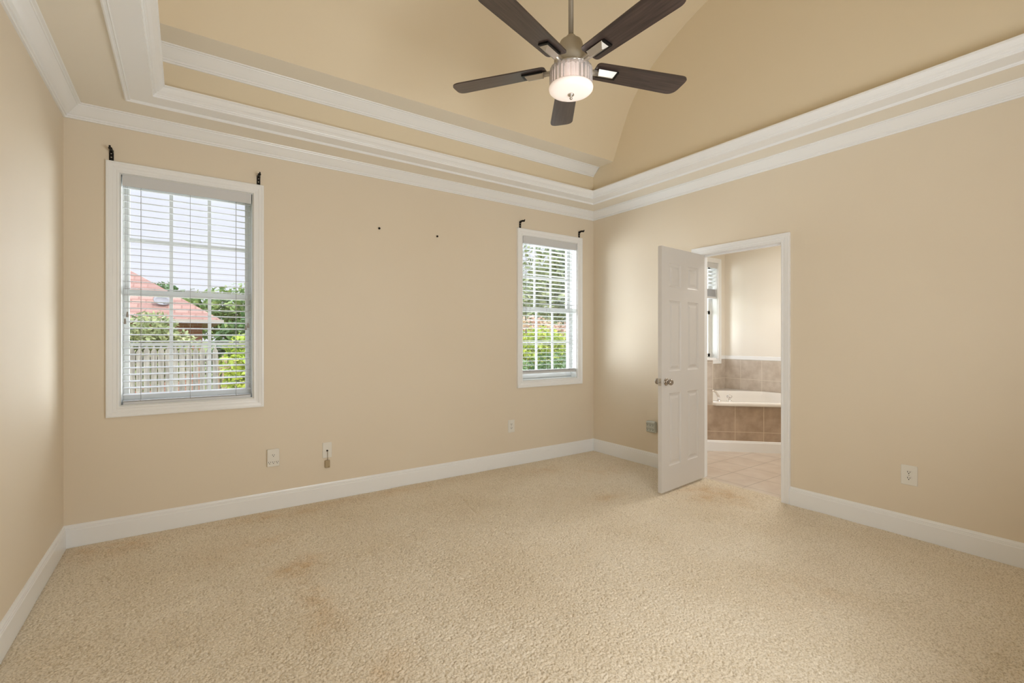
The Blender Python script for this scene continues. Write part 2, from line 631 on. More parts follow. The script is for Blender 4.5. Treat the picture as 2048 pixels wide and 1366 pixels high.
def vnoise(nx, ny, cx, cy, rs):
    """smooth random field on an nx x ny grid with cells cx, cy samples wide"""
    gx, gy = int(nx / cx) + 4, int(ny / cy) + 4
    g = rs.rand(gx, gy)
    ix = np.arange(nx) / cx
    iy = np.arange(ny) / cy
    i0 = ix.astype(int)
    j0 = iy.astype(int)
    fx = ix - i0
    fy = iy - j0
    fx = fx * fx * (3 - 2 * fx)
    fy = fy * fy * (3 - 2 * fy)
    a = g[i0][:, j0] * (1 - fx)[:, None] + g[i0 + 1][:, j0] * fx[:, None]
    b = g[i0][:, j0 + 1] * (1 - fx)[:, None] + g[i0 + 1][:, j0 + 1] * fx[:, None]
    return a * (1 - fy)[None, :] + b * fy[None, :]


ST = 0.0041
nx = int((XR + 0.03 - XL) / ST) + 1
ny = int((YW - YR) / ST) + 1
xs = np.linspace(XL, XR + 0.045, nx)
ys = np.linspace(YR, YW, ny)
h = 0.66 * vnoise(nx, ny, 1.35, 1.35, rs) + 0.26 * vnoise(nx, ny, 2.5, 2.1, rs) + 0.16 * vnoise(nx, ny, 8, 5, rs)
h = h / 1.08
h = np.clip((h - 0.22) / 0.30, 0, 1) ** 0.75
macro = vnoise(nx, ny, 60, 45, rs)
X, Y = np.meshgrid(xs, ys, indexing='ij')
Z = -0.008 + 0.0075 * h + 0.004 * (macro - 0.5)
# seam running away from the door side, and a few creased tracks
for (ax, ay, bx, by, dp) in ((1.915, 3.926, 1.775, 2.979, 0.006), (1.775, 2.979, 1.72, 2.40, 0.004), (-0.575, 3.008, -0.445, 3.018, 0.008), (0.745, 2.175, 0.855, 2.148, 0.009), (2.5, 3.0, 3.0, 2.55, 0.003)):
    ux, uy = bx - ax, by - ay
    ll = math.hypot(ux, uy)
    ux, uy = ux / ll, uy / ll
    t = (X - ax) * ux + (Y - ay) * uy
    d = np.abs((X - ax) * -uy + (Y - ay) * ux + 0.012 * np.sin(t * 9))
    Z -= dp * np.exp(-(d / 0.008) ** 2) * (t > 0) * (t < ll) * np.clip(0.5 + 0.9 * vnoise(nx, ny, 30, 30, rs), 0, 1)
edge = np.minimum(np.minimum(X - XL, YW - Y), np.where((Y > DY0) & (Y < DY1), 1.0, XR - X))
Z -= 0.008 * np.exp(-np.maximum(edge - 0.015, 0) / 0.012)
V = np.stack([X.ravel(), Y.ravel(), Z.ravel()], 1).astype(np.float32)
ii, jj = np.meshgrid(np.arange(nx - 1), np.arange(ny - 1), indexing='ij')
a = (ii * ny + jj).ravel()
F = np.stack([a, a + ny, a + ny + 1, a + 1], 1).astype(np.int32)
me = bpy.data.meshes.new('floor')
me.vertices.add(len(V))
me.vertices.foreach_set('co', V.ravel())
me.loops.add(F.size)
me.loops.foreach_set('vertex_index', F.ravel())
me.polygons.add(len(F))
me.polygons.foreach_set('loop_start', np.arange(0, F.size, 4, dtype=np.int32))
me.polygons.foreach_set('loop_total', np.full(len(F), 4, dtype=np.int32))
me.polygons.foreach_set('use_smooth', np.ones(len(F), dtype=bool))
me.update()
stain = np.zeros_like(X)
for (sx_, sy_, ra_, rb_, st_) in ((0.54, 2.90, 0.16, 0.12, 0.55), (0.53, 2.50, 0.07, 0.34, 0.5), (0.52, 2.25, 0.10, 0.12, 0.35), (2.81, 2.73, 0.16, 0.07, 0.6), (2.87, 3.66, 0.16, 0.12, 0.5), (3.62, 2.25, 0.22, 0.30, 0.9),
                                 (0.67, 1.81, 0.10, 0.09, 0.6), (2.6, 1.1, 0.36, 0.26, 0.18), (1.0, 3.85, 0.9, 0.10, 0.5), (-0.4, 3.8, 0.25, 0.14, 0.5), (3.3, 3.3, 0.35, 0.25, 0.3), (0.35, 3.35, 0.25, 0.18, 0.4)):
    stain += st_ * np.exp(-((X - sx_) / ra_) ** 2 - ((Y - sy_) / rb_) ** 2)
stain *= 0.35 + 1.1 * vnoise(nx, ny, 12, 12, rs) * vnoise(nx, ny, 30, 30, rs) * 2
at_ = me.attributes.new('stain', 'FLOAT', 'POINT')
at_.data.foreach_set('value', np.clip(stain, 0, 1).astype(np.float32).ravel())
me.materials.append(m_carpet)
o = bpy.data.objects.new('floor', me)
COL.objects.link(o)
tag(o, 'worn beige textured carpet covering the whole bedroom floor', 'floor', kind='structure')
mb = MB()
mb.box(XL - TH, XR + 0.045, YR - TH, YW + TH, -0.14, -0.025)
tag(mb.build('floor', m_trim), 'subfloor slab under the beige carpet', 'floor', kind='structure')

# ------------------------------------------------------------------ windows 1 and 2
CS = [(0.0, 0.0), (0.0, -0.012), (0.004, -0.015), (0.012, -0.015), (0.014, -0.012), (0.030, -0.014), (0.034, -0.018), (0.052, -0.020), (0.056, -0.023), (0.064, -0.023), (0.067, -0.020), (0.067, 0.0)]


def make_window(name, cx, label):
    w = empty(name, (cx, YW, WZ0))
    tag(w, label, 'window', kind='structure')
    H = WZ1 - WZ0
    mb = MB()
    mb.loopsweep(CS, lambda u, h: [(-WH - u, h, -u), (WH + u, h, -u), (WH + u, h, H + u), (-WH - u, h, H + u)])
    mb.build('casing', m_trim, w)
    # jamb lining, then vinyl track frame
    mb = MB()
    mb.loopsweep([(0.0, 0.0), (0.008, 0.0), (0.008, 0.09), (0.014, 0.09), (0.014, 0.105), (0.020, 0.105), (0.020, 0.16), (0.0, 0.16)],
                 lambda u, h: [(-WH + u, h, u), (WH - u, h, u), (WH - u, h, H - u), (-WH + u, h, H - u)])
    mb.build('jamb', m_sash, w)

    def sash(nm, y, z0, z1, bot, top, side=0.031):
        g = WH - 0.345
        xa, xb = -WH + 0.015, WH - 0.015
        mb = MB()
        mb.box(xa, xa + side - 0.003, y - 0.016, y + 0.014, z0, z1)
        mb.box(xb - side + 0.003, xb, y - 0.016, y + 0.014, z0, z1)
        mb.box(xa, xb, y - 0.018, y + 0.014, z0, z0 + bot)
        mb.box(xa, xb, y - 0.018, y + 0.014, z1 - top, z1)
        s = mb.build(nm, m_sash, w)
        mb = MB()
        for mx_ in (-0.1135, 0.1135):
            mb.box(mx_ - 0.0105, mx_ + 0.0105, y - 0.006, y + 0.006, z0 + bot, z1 - top)
        zm = (z0 + bot + z1 - top) / 2
        mb.box(xa + side - 0.004, xb - side + 0.004, y - 0.0055, y + 0.0055, zm - 0.0105, zm + 0.0105)
        mb.build('muntin_grid', m_sash, s)
        mb = MB()
        mb.box(xa + side - 0.005, xb - side + 0.005, y + 0.0065, y + 0.0095, z0 + bot - 0.003, z1 - top + 0.003)
        mb.build('pane', m_glass, s)
        return s
    sash('upper_sash', 0.140, 0.735, H - 0.022, 0.036, 0.036)
    s = sash('lower_sash', 0.108, 0.022, 0.775, 0.048, 0.040)
    mb = MB()
    mb.bbox(-0.03, 0.03, 0.085, 0.115, 0.775, 0.787, 0.003)
    mb.tube([(0.0, 0.1, 0.786), (0.0, 0.1, 0.797), (0.025, 0.092, 0.80)], 0.005, 8)
    mb.build('sash_lock', m_sash, s)
    return w


make_window('window_1', WC1, 'window at left showing sky, a red roof and a wooden fence')
make_window('window_2', WC2, 'window near the room corner filled with sunlit green foliage')


def make_blind(cx, zbot, tilt, cords, tassels, label):
    """venetian blind; zbot = underside of bottom rail above the opening's bottom"""
    H = WZ1 - WZ0
    w = empty('window_blind', (cx, YW + 0.036, WZ0 + zbot))
    tag(w, label, 'blind', 'white slatted blinds in the bedroom windows')
    top = H - zbot
    hw = WH - 0.014
    mb = MB()
    mb.box(-hw, hw, -0.026, 0.026, top - 0.052, top - 0.010)
    mb.build('headrail', m_slat, w)
    mb = MB()
    mb.bbox(-hw, hw, -0.040, -0.032, top - 0.080, top - 0.007, 0.002)
    mb.box(-hw, -hw + 0.003, -0.034, 0.01, top - 0.080, top - 0.007)
    mb.box(hw - 0.003, hw, -0.034, 0.01, top - 0.080, top - 0.007)
    for xx in (-hw + 0.026, hw - 0.026):
        mb.box(xx - 0.0008, xx + 0.0008, -0.0408, -0.038, top - 0.080, top - 0.007)
    mb.build('valance', m_slat, w)
    mb = MB()
    zs = []
    z = top - 0.083
    ztop_rail = 0.036 + (0.0 if zbot < 0.03 else 0.012)
    n_s = int((z - ztop_rail) / 0.0441)
    for i in range(n_s + 1):
        zz = z - i * 0.0441
        if zz < ztop_rail:
            break
        M = Matrix.Translation((0, 0, zz)) @ Matrix.Rotation(tilt, 4, 'X')
        # gently crowned slat
        v, f = [], []
        prof_ = [(-0.025, -0.0008), (-0.012, 0.0008), (0.0, 0.0013), (0.012, 0.0008), (0.025, -0.0008)]
        pl = [(y, h + 0.0014) for y, h in prof_] + [(y, h - 0.0014) for y, h in reversed(prof_)]
        k = len(pl)
        for x in (-hw + 0.003, hw - 0.003):
            for y, h_ in pl:
                v.append((x, y, h_))
        for q in range(k):
            f.append((q, (q + 1) % k, (q + 1) % k + k, q + k))
        f.append(tuple(reversed(range(k))))
        f.append(tuple(range(k, 2 * k)))
        mb.add(v, f, False, M)
    mb.build('slats', m_slat, w)
    mb = MB()
    mb.bbox(-hw + 0.002, hw - 0.002, -0.026, 0.026, 0.002, 0.022, 0.003)
    if zbot >= 0.03:
        for k in range(4):
            mb.box(-hw + 0.003, hw - 0.003, -0.025, 0.025, 0.0235 + k * 0.0042, 0.0265 + k * 0.0042)
    else:
        mb.box(-hw + 0.003, hw - 0.003, -0.025, 0.025, 0.0245, 0.0275)
    mb.build('bottom_rail', m_slat, w)
    for c in cords:
        mb = MB()
        for yy in (-0.027, 0.027):
            mb.tube([(c, yy, 0.02), (c + 0.0005, yy, top * 0.5), (c, yy, top - 0.05)], 0.0011, 6)
        mb.build('ladder_cord', m_cord, w)
    for (tx, tz) in tassels:
        mb = MB()
        z1 = tz - (WZ0 + zbot)
        mb.tube([(tx, -0.031, top - 0.05), (tx, -0.031, z1 + 0.02)], 0.0009, 6)
        c = mb.build('pull_cord', m_cord, w)
        mb = MB()
        mb.lathe([(0.002, 0.018), (0.004, 0.016), (0.0055, 0.006), (0.0075, -0.010), (0.0075, -0.016), (0.005, -0.019)], 12, Matrix.Translation((tx, -0.033, z1)))
        mb.build('tassel', m_tassel, c)
    return w


make_blind(WC1, 0.004, math.radians(7.4), (-0.276, -0.004, 0.275), ((-0.345, 1.452), (-0.357, 1.407), (0.335, 1.375), (0.350, 1.392)), 'white slatted blind lowered fully in the left window')
make_blind(WC2, 0.070, math.radians(-6.0), (-0.276, -0.010, 0.275), ((-0.335, 1.505), (-0.330, 1.375)), 'white slatted blind stopping short of the sill near the corner')

# ------------------------------------------------------------------ curtain rod brackets and anchors
bp_ = empty('curtain_bracket', (0, 0, 0))
mb = MB()
mb.bbox(-0.012, 0.012, -0.004, 0.0, -0.005, 0.062, 0.0015)
mb.build('wall_plate', m_black, bp_)
mb = MB()
arm = [(0, -0.003, 0.046), (0, -0.012, 0.056), (0, -0.030, 0.059), (0, -0.050, 0.058), (0, -0.066, 0.054)]
mb.tube(arm, [0.012, 0.012, 0.010, 0.010, 0.010], 8)
mb.build('arm', m_black, bp_)
mb = MB()
mb.tube([(0, -0.066, 0.048), (0, -0.076, 0.048), (0, -0.082, 0.056), (0, -0.082, 0.066)], 0.0055, 8)
mb.build('cradle', m_black, bp_)
mb = MB()
for zz in (0.015, 0.040):
    mb.lathe([(0.0045, 0.0), (0.0035, 0.0015), (0.0, 0.002)], 10, Matrix.Translation((0, -0.004, zz)) @ Matrix.Rotation(PI / 2, 4, 'X'))
mb.build('screws', m_nickel, bp_)
spots = [(-0.394, 'black curtain rod bracket above the top left corner of the left window'),
         (0.449, 'black curtain rod bracket above the top right corner of the left window'),
         (2.857, 'black curtain rod bracket above the top left corner of the corner window'),
         (3.683, 'black curtain rod bracket nearest the room corner')]
for i, (x, lb) in enumerate(spots):
    if i == 0:
        b = bp_
    else:
        b = bp_.copy()
        COL.objects.link(b)
        for ch in bp_.children:
            c = ch.copy()
            COL.objects.link(c)
            c.parent = b
    b.location = (x, YW, 2.449)
    b.scale = (1, 1, 1)
    tag(b, lb, 'curtain bracket', 'black curtain rod brackets above the windows')
for i, (x, z, lb) in enumerate(((1.367, 2.239, 'small black wall screw hook, left one of the pair between the windows'), (1.912, 2.238, 'small black wall screw hook, right one of the pair between the windows'))):
    mb = MB()
    mb.lathe([(0.0, 0.018), (0.006, 0.017), (0.0095, 0.012), (0.0095, 0.006), (0.005, 0.004), (0.005, 0.0)], 16, Matrix.Rotation(PI / 2, 4, 'X'))
    o = mb.build('wall_anchor', m_black, loc=(x, YW, z))
    tag(o, lb, 'wall hook', 'black wall anchors between the windows')


# ------------------------------------------------------------------ outlets
def face(t, m, cx, cz, y):
    """one socket face with its own slots"""
    r = 0.0165
    mb = MB()
    pts_ = []
    for i in range(24):
        a = 2 * PI * i / 24
        pts_.append((r * math.cos(a), max(-0.013, min(0.013, r * math.sin(a)))))
    n_ = len(pts_)
    v = [(x, 0, z) for x, z in pts_] + [(x, -0.003, z) for x, z in pts_]
    mb.add(v, [tuple(range(n_, 2 * n_))] + [(i, (i + 1) % n_, (i + 1) % n_ + n_, i + n_) for i in range(n_)])
    f = mb.build('socket_face', m, t, (cx, y, cz))
    slots(f, 0, 0, -0.0033, 1.0)


def slots(par, cx, cz, y, s):
    sl = MB()
    sl.box(-0.0079 * s, -0.0048 * s, -0.0005, 0.001, -0.001 * s, 0.008 * s)
    sl.box(0.0048 * s, 0.0079 * s, -0.0005, 0.001, 0.000 * s, 0.007 * s)
    sl.lathe([(0.0031 * s, 0), (0.0031 * s, 0.0015)], 10, Matrix.Translation((0, 0.001, -0.007 * s)) @ Matrix.Rotation(PI / 2, 4, 'X'), False)
    sl.build('socket_slots', m_slot, par, (cx, y, cz))


def duplex(loc, rz, label, w=0.086, h=0.13):
    t = empty('wall_outlet', loc, (0, 0, rz))
    tag(t, label, 'outlet')
    mb = MB()
    mb.bbox(-w / 2, w / 2, -0.006, 0.0, -h / 2, h / 2, 0.0035)
    mb.build('cover_plate', m_plate, t)
    for cz in (-0.0195, 0.0195):
        face(t, m_plate, 0, cz, -0.006)
    mb = MB()
    mb.lathe([(0.0032, 0.0), (0.0025, 0.0012), (0, 0.0014)], 10, Matrix.Translation((0, -0.006, 0)) @ Matrix.Rotation(PI / 2, 4, 'X'))
    mb.build('screw', m_nickel, t)
    return t


duplex((2.745, YW, 0.398), 0, 'white duplex outlet low on the wall below the corner window', 0.080, 0.128)
duplex((XR, 1.066, 0.395), -PI / 2, 'white duplex outlet low on the wall right of the doorway', 0.088, 0.130)
# outlet with a multi-socket tap (left)
t = empty('wall_outlet', (0.547, YW, 0.390))
tag(t, 'white outlet with a four socket tap, below the left window', 'outlet')
mb = MB()
mb.bbox(-0.042, 0.042, -0.020, 0.0, -0.066, 0.066, 0.004)
mb.build('tap_body', m_plate, t)
face(t, m_plate, 0, 0.020, -0.020)
for cx_ in (-0.026, 0.0, 0.026):
    slots(t, cx_, -0.034, -0.0204, 1.0)
# cable plate with a short cord
t = empty('cable_plate', (0.940, YW, 0.394))
tag(t, 'white cable wall plate with a short cord hanging out', 'wall plate')
mb = MB()
mb.bbox(-0.036, 0.036, -0.006, 0.0, -0.062, 0.062, 0.003)
mb.build('cover_plate', m_plate, t)
mb = MB()
mb.lathe([(0.007, 0.0), (0.007, 0.006), (0.004, 0.008)], 12, Matrix.Translation((0.0, -0.006, -0.004)) @ Matrix.Rotation(PI / 2, 4, 'X'))
mb.build('jack', m_slot, t)
c = MB()
c.tube([(0.0, -0.010, -0.004), (0.001, -0.016, -0.010), (0.002, -0.014, -0.04), (0.002, -0.010, -0.078)], 0.0018, 8)
cc = c.build('cord', m_cable, t)
mb = MB()
mb.bbox(-0.019, 0.019, -0.020, -0.002, -0.140, -0.080, 0.003)
mb.lathe([(0.004, 0.0), (0.004, 0.004)], 10, Matrix.Translation((0.009, -0.020, -0.130)) @ Matrix.Rotation(PI / 2, 4, 'X'))
mb.build('cord_end_box', mat('tan_box', (0.42, 0.33, 0.20, 1), 0.6), cc)
# six outlet adapter on right wall behind the door
t = empty('outlet_adapter', (XR, 3.135, 0.40), (0, 0, -PI / 2))
tag(t, 'grey six socket outlet adapter beside the open door edge', 'outlet adapter')
mb = MB()
mb.bbox(-0.056, 0.056, -0.042, 0.0, -0.056, 0.056, 0.008)
mb.build('body', m_adapter, t)
for cx_ in (-0.034, 0.0, 0.034):
    for cz in (-0.024, 0.024):
        slots(t, cx_, cz, -0.0424, 1.25)

# ------------------------------------------------------------------ doorway: jamb, casing, leaf
mb = MB()
A = XR - 0.001
# casing on bedroom side (three sided)
mb.loopsweep(CS, lambda u, h: [(XR + h, DY0 - u, -0.01), (XR + h, DY0 - u, DZ + u), (XR + h, DY1 + u, DZ + u), (XR + h, DY1 + u, -0.01)], closed=False)
o = mb.build('trim_5', m_trim)
tag(o, 'white moulded casing around the bathroom doorway', 'door casing', kind='structure')
j = empty('trim_6', (XR, DY0, 0))
tag(j, 'white door jamb lining inside the bathroom doorway', 'door jamb', kind='structure')
mb = MB()
W_ = DY1 - DY0
mb.box(0.0, 0.118, -0.018, 0.0, -0.01, DZ)
mb.box(0.0, 0.118, W_, W_ + 0.018, -0.01, DZ)
mb.box(0.0, 0.118, -0.018, W_ + 0.018, DZ, DZ + 0.018)
mb.box(0.040, 0.075, 0.0, 0.011, 0, DZ)
mb.box(0.040, 0.075, W_ - 0.011, W_, 0, DZ)
mb.box(0.040, 0.075, 0.0, W_, DZ - 0.011, DZ)
mb.build('jamb_boards', m_trim, j)
mb = MB()
mb.box(0.006, 0.030, 0.0, 0.0025, 0.90, 0.965)
mb.tube([(0.004, 0.001, 0.915), (-0.003, 0.003, 0.932), (0.004, 0.001, 0.950)], 0.0035, 6)
mb.build('strike_plate', m_steel, j)
# bathroom side casing
mb = MB()
mb.loopsweep(CS, lambda u, h: [(XR + 0.118 - h, DY0 - u, 0), (XR + 0.118 - h, DY0 - u, DZ + u), (XR + 0.118 - h, DY1 + u, DZ + u), (XR + 0.118 - h, DY1 + u, 0)], closed=False)
tag(mb.build('trim_7', m_trim), 'white casing on the bathroom side of the doorway', 'door casing', kind='structure')

dr = empty('door_1', (3.930, 2.603, 0.018))
ang = math.atan2(-0.074, -0.715)          # leaf direction from hinge to free edge
dr.rotation_euler = (0, 0, ang - PI)      # local -X runs to the free edge
tag(dr, 'white six panel door standing open into the room', 'door', kind='structure')
LW, LH, LT = 0.712, 2.042, 0.035


def panel_leaf():
    mb = MB()
    xs_ = [0.0, 0.112, 0.301, 0.411, 0.600, LW]
    zs_ = [0.0, 0.205, 0.815, 1.000, 1.597, 1.712, 1.910, LH]
    pc = {(i, k) for i in (1, 3) for k in (1, 3, 5)}
    for side in (0, 1):
        yb_ = 0.0 if side == 0 else -LT
        sg = -1 if side == 0 else 1       # direction into the slab
        for i in range(5):
            for k in range(7):
                xa, xb, za, zb = -xs_[i], -xs_[i + 1], zs_[k], zs_[k + 1]
                if (i, k) not in pc:
                    mb.add([(xa, yb_, za), (xb, yb_, za), (xb, yb_, zb), (xa, yb_, zb)], [(0, 1, 2, 3)])
                    continue
                rings = [(0.0, 0.0), (0.004, 0.004), (0.012, 0.0075), (0.018, 0.0085), (0.026, 0.0085), (0.042, 0.003), (0.046, 0.002)]
                v, f = [], []
                for ins, dep in rings:
                    y = yb_ + sg * dep
                    v += [(xa - ins, y, za + ins), (xb + ins, y, za + ins), (xb + ins, y, zb - ins), (xa - ins, y, zb - ins)]
                for r in range(len(rings) - 1):
                    for q in range(4):
                        f.append((r * 4 + q, r * 4 + (q + 1) % 4, (r + 1) * 4 + (q + 1) % 4, (r + 1) * 4 + q))
                b = (len(rings) - 1) * 4
                f.append((b, b + 1, b + 2, b + 3))
                mb.add(v, f)
    for (p, q) in (((0, 0), (0, LH)), ):
        pass
    mb.add([(0, 0, 0), (0, -LT, 0), (0, -LT, LH), (0, 0, LH)], [(0, 1, 2, 3)])
    mb.add([(-LW, 0, 0), (-LW, -LT, 0), (-LW, -LT, LH), (-LW, 0, LH)], [(0, 1, 2, 3)])
    mb.add([(0, 0, 0), (-LW, 0, 0), (-LW, -LT, 0), (0, -LT, 0)], [(0, 1, 2, 3)])
    mb.add([(0, 0, LH), (-LW, 0, LH), (-LW, -LT, LH), (0, -LT, LH)], [(0, 1, 2, 3)])
    return mb


lf = panel_leaf().build('leaf', m_door, dr)
KP = [(0.031, 0.0), (0.032, 0.004), (0.028, 0.008), (0.016, 0.010), (0.012, 0.014), (0.011, 0.022), (0.014, 0.027), (0.022, 0.033), (0.026, 0.042), (0.025, 0.052), (0.020, 0.058), (0.011, 0.060), (0.009, 0.057), (0.0, 0.057)]
for sd in (0, 1):
    mb = MB()
    if sd == 0:
        M = Matrix.Translation((-LW + 0.063, -LT, 0.915)) @ Matrix.Rotation(PI / 2, 4, 'X')
    else:
        M = Matrix.Translation((-LW + 0.063, 0, 0.915)) @ Matrix.Rotation(-PI / 2, 4, 'X')
    mb.lathe(KP, 28, M)
    mb.build('door_knob', m_steel, dr)
mb = MB()
mb.box(-LW - 0.0012, -LW + 0.002, -LT + 0.005, -0.005, 0.885, 0.945)
mb.tube([(-LW - 0.001, -LT / 2, 0.915), (-LW - 0.010, -LT / 2, 0.915)], 0.006, 8)
mb.build('latch', m_nickel, dr)
for hz in (0.22, 1.02, 1.83):
    mb = MB()
    mb.tube([(0.002, 0.004, hz - 0.045), (0.002, 0.004, hz + 0.045)], 0.005, 10)
    mb.build('hinge', m_nickel, dr)

# threshold strip
mb = MB()
mb.prism([(0, 0), (0.022, 0), (0.018, 0.006), (0.004, 0.006)], 0, W_, Matrix.Translation((XR + 0.046, DY0, -0.006)) @ Matrix(((1, 0, 0, 0), (0, 0, 1, 0), (0, 1, 0, 0), (0, 0, 0, 1))))
tag(mb.build('trim_8', mat('threshold_cream', (0.74, 0.66, 0.54, 1), 0.4)), 'narrow cream threshold strip between carpet and bathroom tile', 'threshold', kind='structure')

# ------------------------------------------------------------------ bathroom
BX, BY0 = 6.62, 0.6
t_c0, t_c1, t_g = (0.50, 0.43, 0.36, 1), (0.62, 0.555, 0.485, 1), (0.70, 0.64, 0.56, 1)
m_btile = tile_mat('bath_wall_tile', t_c0, t_c1, t_g, 0.305, ox=0.0, oz=0.0, plane='xz', gw=0.004)
m_ftile = tile_mat('tub_front_tile', (0.36, 0.27, 0.195, 1), (0.47, 0.365, 0.275, 1), (0.60, 0.50, 0.39, 1), 0.305, plane='xz', gw=0.004)
m_floor = tile_mat('bath_floor_tile', (0.60, 0.51, 0.43, 1), (0.68, 0.60, 0.52, 1), (0.42, 0.36, 0.30, 1), 0.31, plane='xy', rot=0.0, ox=-0.02, oz=-0.067, gw=0.004, nsc=5)
mb = MB()
mb.box(XR + 0.045, BX, BY0, YW, -0.14, -0.004)
tag(mb.build('floor', m_floor), 'beige square tile bathroom floor beyond the threshold', 'floor', kind='structure')
mb = MB()
mb.box(XR + 0.118, BX + 0.1, BY0 - 0.1, YW + TH, ZC, ZC + 0.1)
tag(mb.build('ceiling', m_ceil), 'cream bathroom ceiling', 'ceiling', kind='structure')
bw0, bw1, bz0, bz1 = 5.625, 6.425, 0.995, 2.40
o = wall_grid([XR + 0.118, bw0, bw1, BX + 0.1], [-0.3, bz0, bz1, ZC], {(1, 1)}, YW, YW + TH, ident, 'wall_bathroom_back', m_bathwall)
tag(o, 'cream bathroom wall holding the bright bathroom window', 'wall', kind='structure')
mb = MB()
mb.box(BX, BX + 0.1, BY0 - 0.1, YW, -0.3, ZC)
tag(mb.build('wall_bathroom_far', m_bathwall), 'pale cream bathroom wall beyond the tub', 'wall', kind='structure')
mb = MB()
mb.box(XR + 0.118, BX, BY0 - 0.1, BY0, -0.3, ZC)
tag(mb.build('wall_bathroom_side', m_bathwall), 'cream bathroom wall hidden right of the doorway', 'wall', kind='structure')
# tiled wainscot round the tub and white cap rail
mb = MB()
mb.box(-2.5, 0.244, 0.0, 0.010, -0.02 - 0.715, 0.275)
tag(mb.build('wall_bathroom_tile', m_btile, loc=(BX, 3.738, 0.715), rot=(0, 0, -PI / 2 + PI)), 'pale stone tile band on the wall beyond the tub', 'wall tile', kind='structure')
o = bpy.data.objects['wall_bathroom_tile']
o.rotation_euler = (0, 0, PI / 2)
o.location = (BX, 3.738, 0.715)
mb = MB()
mb.box(-1.6, 0.0, -0.010, 0.0, -0.735, 0.275)
o = mb.build('wall_bathroom_tile', m_btile, loc=(BX - 0.0, YW, 0.715))
tag(o, 'pale stone tile band under the bathroom window', 'wall tile', kind='structure')
mb = MB()
mb.bbox(BX - 0.018, BX, BY0, YW, 0.990, 1.046, 0.006)
tag(mb.build('trim_9', m_trim), 'white cap rail above the far wall tile', 'rail', kind='structure')
mb = MB()
mb.bbox(6.495, BX - 0.018, YW - 0.018, YW, 0.990, 1.046, 0.006)
tag(mb.build('trim_10', m_trim), 'short white cap rail right of the bathroom window', 'rail', kind='structure')

# bathroom window
w = empty('window_3', ((bw0 + bw1) / 2, YW, bz0))
tag(w, 'bright bathroom window with a half raised blind', 'window', kind='structure')
hw, H5 = (bw1 - bw0) / 2, bz1 - bz0
mb = MB()
mb.loopsweep(CS, lambda u, h: [(-hw - u, h, -u), (hw + u, h, -u), (hw + u, h, H5 + u), (-hw - u, h, H5 + u)])
mb.build('casing', m_trim, w)
mb = MB()
mb.loopsweep([(0.0, 0.0), (0.008, 0.0), (0.008, 0.09), (0.034, 0.10), (0.034, 0.15), (0.0, 0.15)], lambda u, h: [(-hw + u, h, u), (hw - u, h, u), (hw - u, h, H5 - u), (-hw + u, h, H5 - u)])
mb.build('jamb', m_sash, w)
mb = MB()
for (a_, b_, c_, d_) in ((-hw + 0.03, -hw + 0.08, 0.03, H5 - 0.03), (hw - 0.08, hw - 0.03, 0.03, H5 - 0.03)):
    mb.box(a_, b_, 0.10, 0.135, c_, d_)
for (c_, d_) in ((0.03, 0.08), (0.66, 0.71), (H5 - 0.08, H5 - 0.03)):
    mb.box(-hw + 0.03, hw - 0.03, 0.10, 0.135, c_, d_)
s = mb.build('sash', m_sash, w)
mb = MB()
mb.box(-hw + 0.07, hw - 0.07, 0.122, 0.126, 0.07, H5 - 0.07)
mb.build('pane', m_glass, s)
bl = empty('window_blind', ((bw0 + bw1) / 2, YW + 0.036, bz1 - 0.52))
tag(bl, 'white blind raised to the top of the bathroom window', 'blind')
mb = MB()
mb.bbox(-hw + 0.015, hw - 0.015, -0.040, -0.032, 0.44, 0.515, 0.002)
mb.build('valance', m_slat, bl)
mb = MB()
for k in range(5):
    M = Matrix.Translation((0, 0, 0.42 - k * 0.055)) @ Matrix.Rotation(math.radians(-10), 4, 'X')
    mb.box(-hw + 0.018, hw - 0.018, -0.025, 0.025, -0.0015, 0.0015, M)
for k in range(16):
    mb.box(-hw + 0.018, hw - 0.018, -0.025, 0.025, 0.035 + k * 0.0065, 0.038 + k * 0.0065)
mb.build('slats', m_slat, bl)
mb = MB()
mb.bbox(-hw + 0.018, hw - 0.018, -0.026, 0.026, 0.0, 0.03, 0.003)
mb.build('bottom_rail', m_slat, bl)

# corner tub: diagonal tiled front, white rim and basin
S0 = 8.205
tb = empty('bathtub', (5.40, S0 - 5.40, 0))
tag(tb, 'white corner bathtub set behind a diagonal tiled front', 'bathtub')


def place(o_):
    o_.parent = tb
    o_.location = o_.location - tb.location
    return o_


mb = MB()
mb.box(-0.75, 1.62, 0.0, 0.05, -0.222, 0.305)
# local frame: x along the front from right-near to left-far
o = mb.build('tiled_front', m_ftile)
o.parent = tb
# front point of grout line seen at px 1521
gx, gy = 5.416, 2.789
o.location = (gx - tb.location.x, gy - tb.location.y, 0.222)
o.rotation_euler = (0, 0, -PI / 4)
mb = MB()
mb.loopsweep([(0.0, -0.006), (0.014, -0.006), (0.014, 0.098), (0.010, 0.104), (0.009, 0.114), (0.0, 0.120)], lambda u, h: [(-0.75, -u, h), (1.62, -u, h)], closed=False)
o = mb.build('base_trim', m_trim)
o.parent = tb
o.location = (gx - tb.location.x, gy - tb.location.y, 0.0)
o.rotation_euler = (0, 0, -PI / 4)
mb = MB()
SR = S0 - 0.035
yl = SR - 5.03
outer = [(5.035, SR - 5.035), (BX - 0.012, SR - (BX - 0.012)), (BX - 0.012, YW - 0.012), (5.035, YW - 0.012)]
# sample outer polygon by angle around centre
cc_ = Vector((5.93, 3.20))


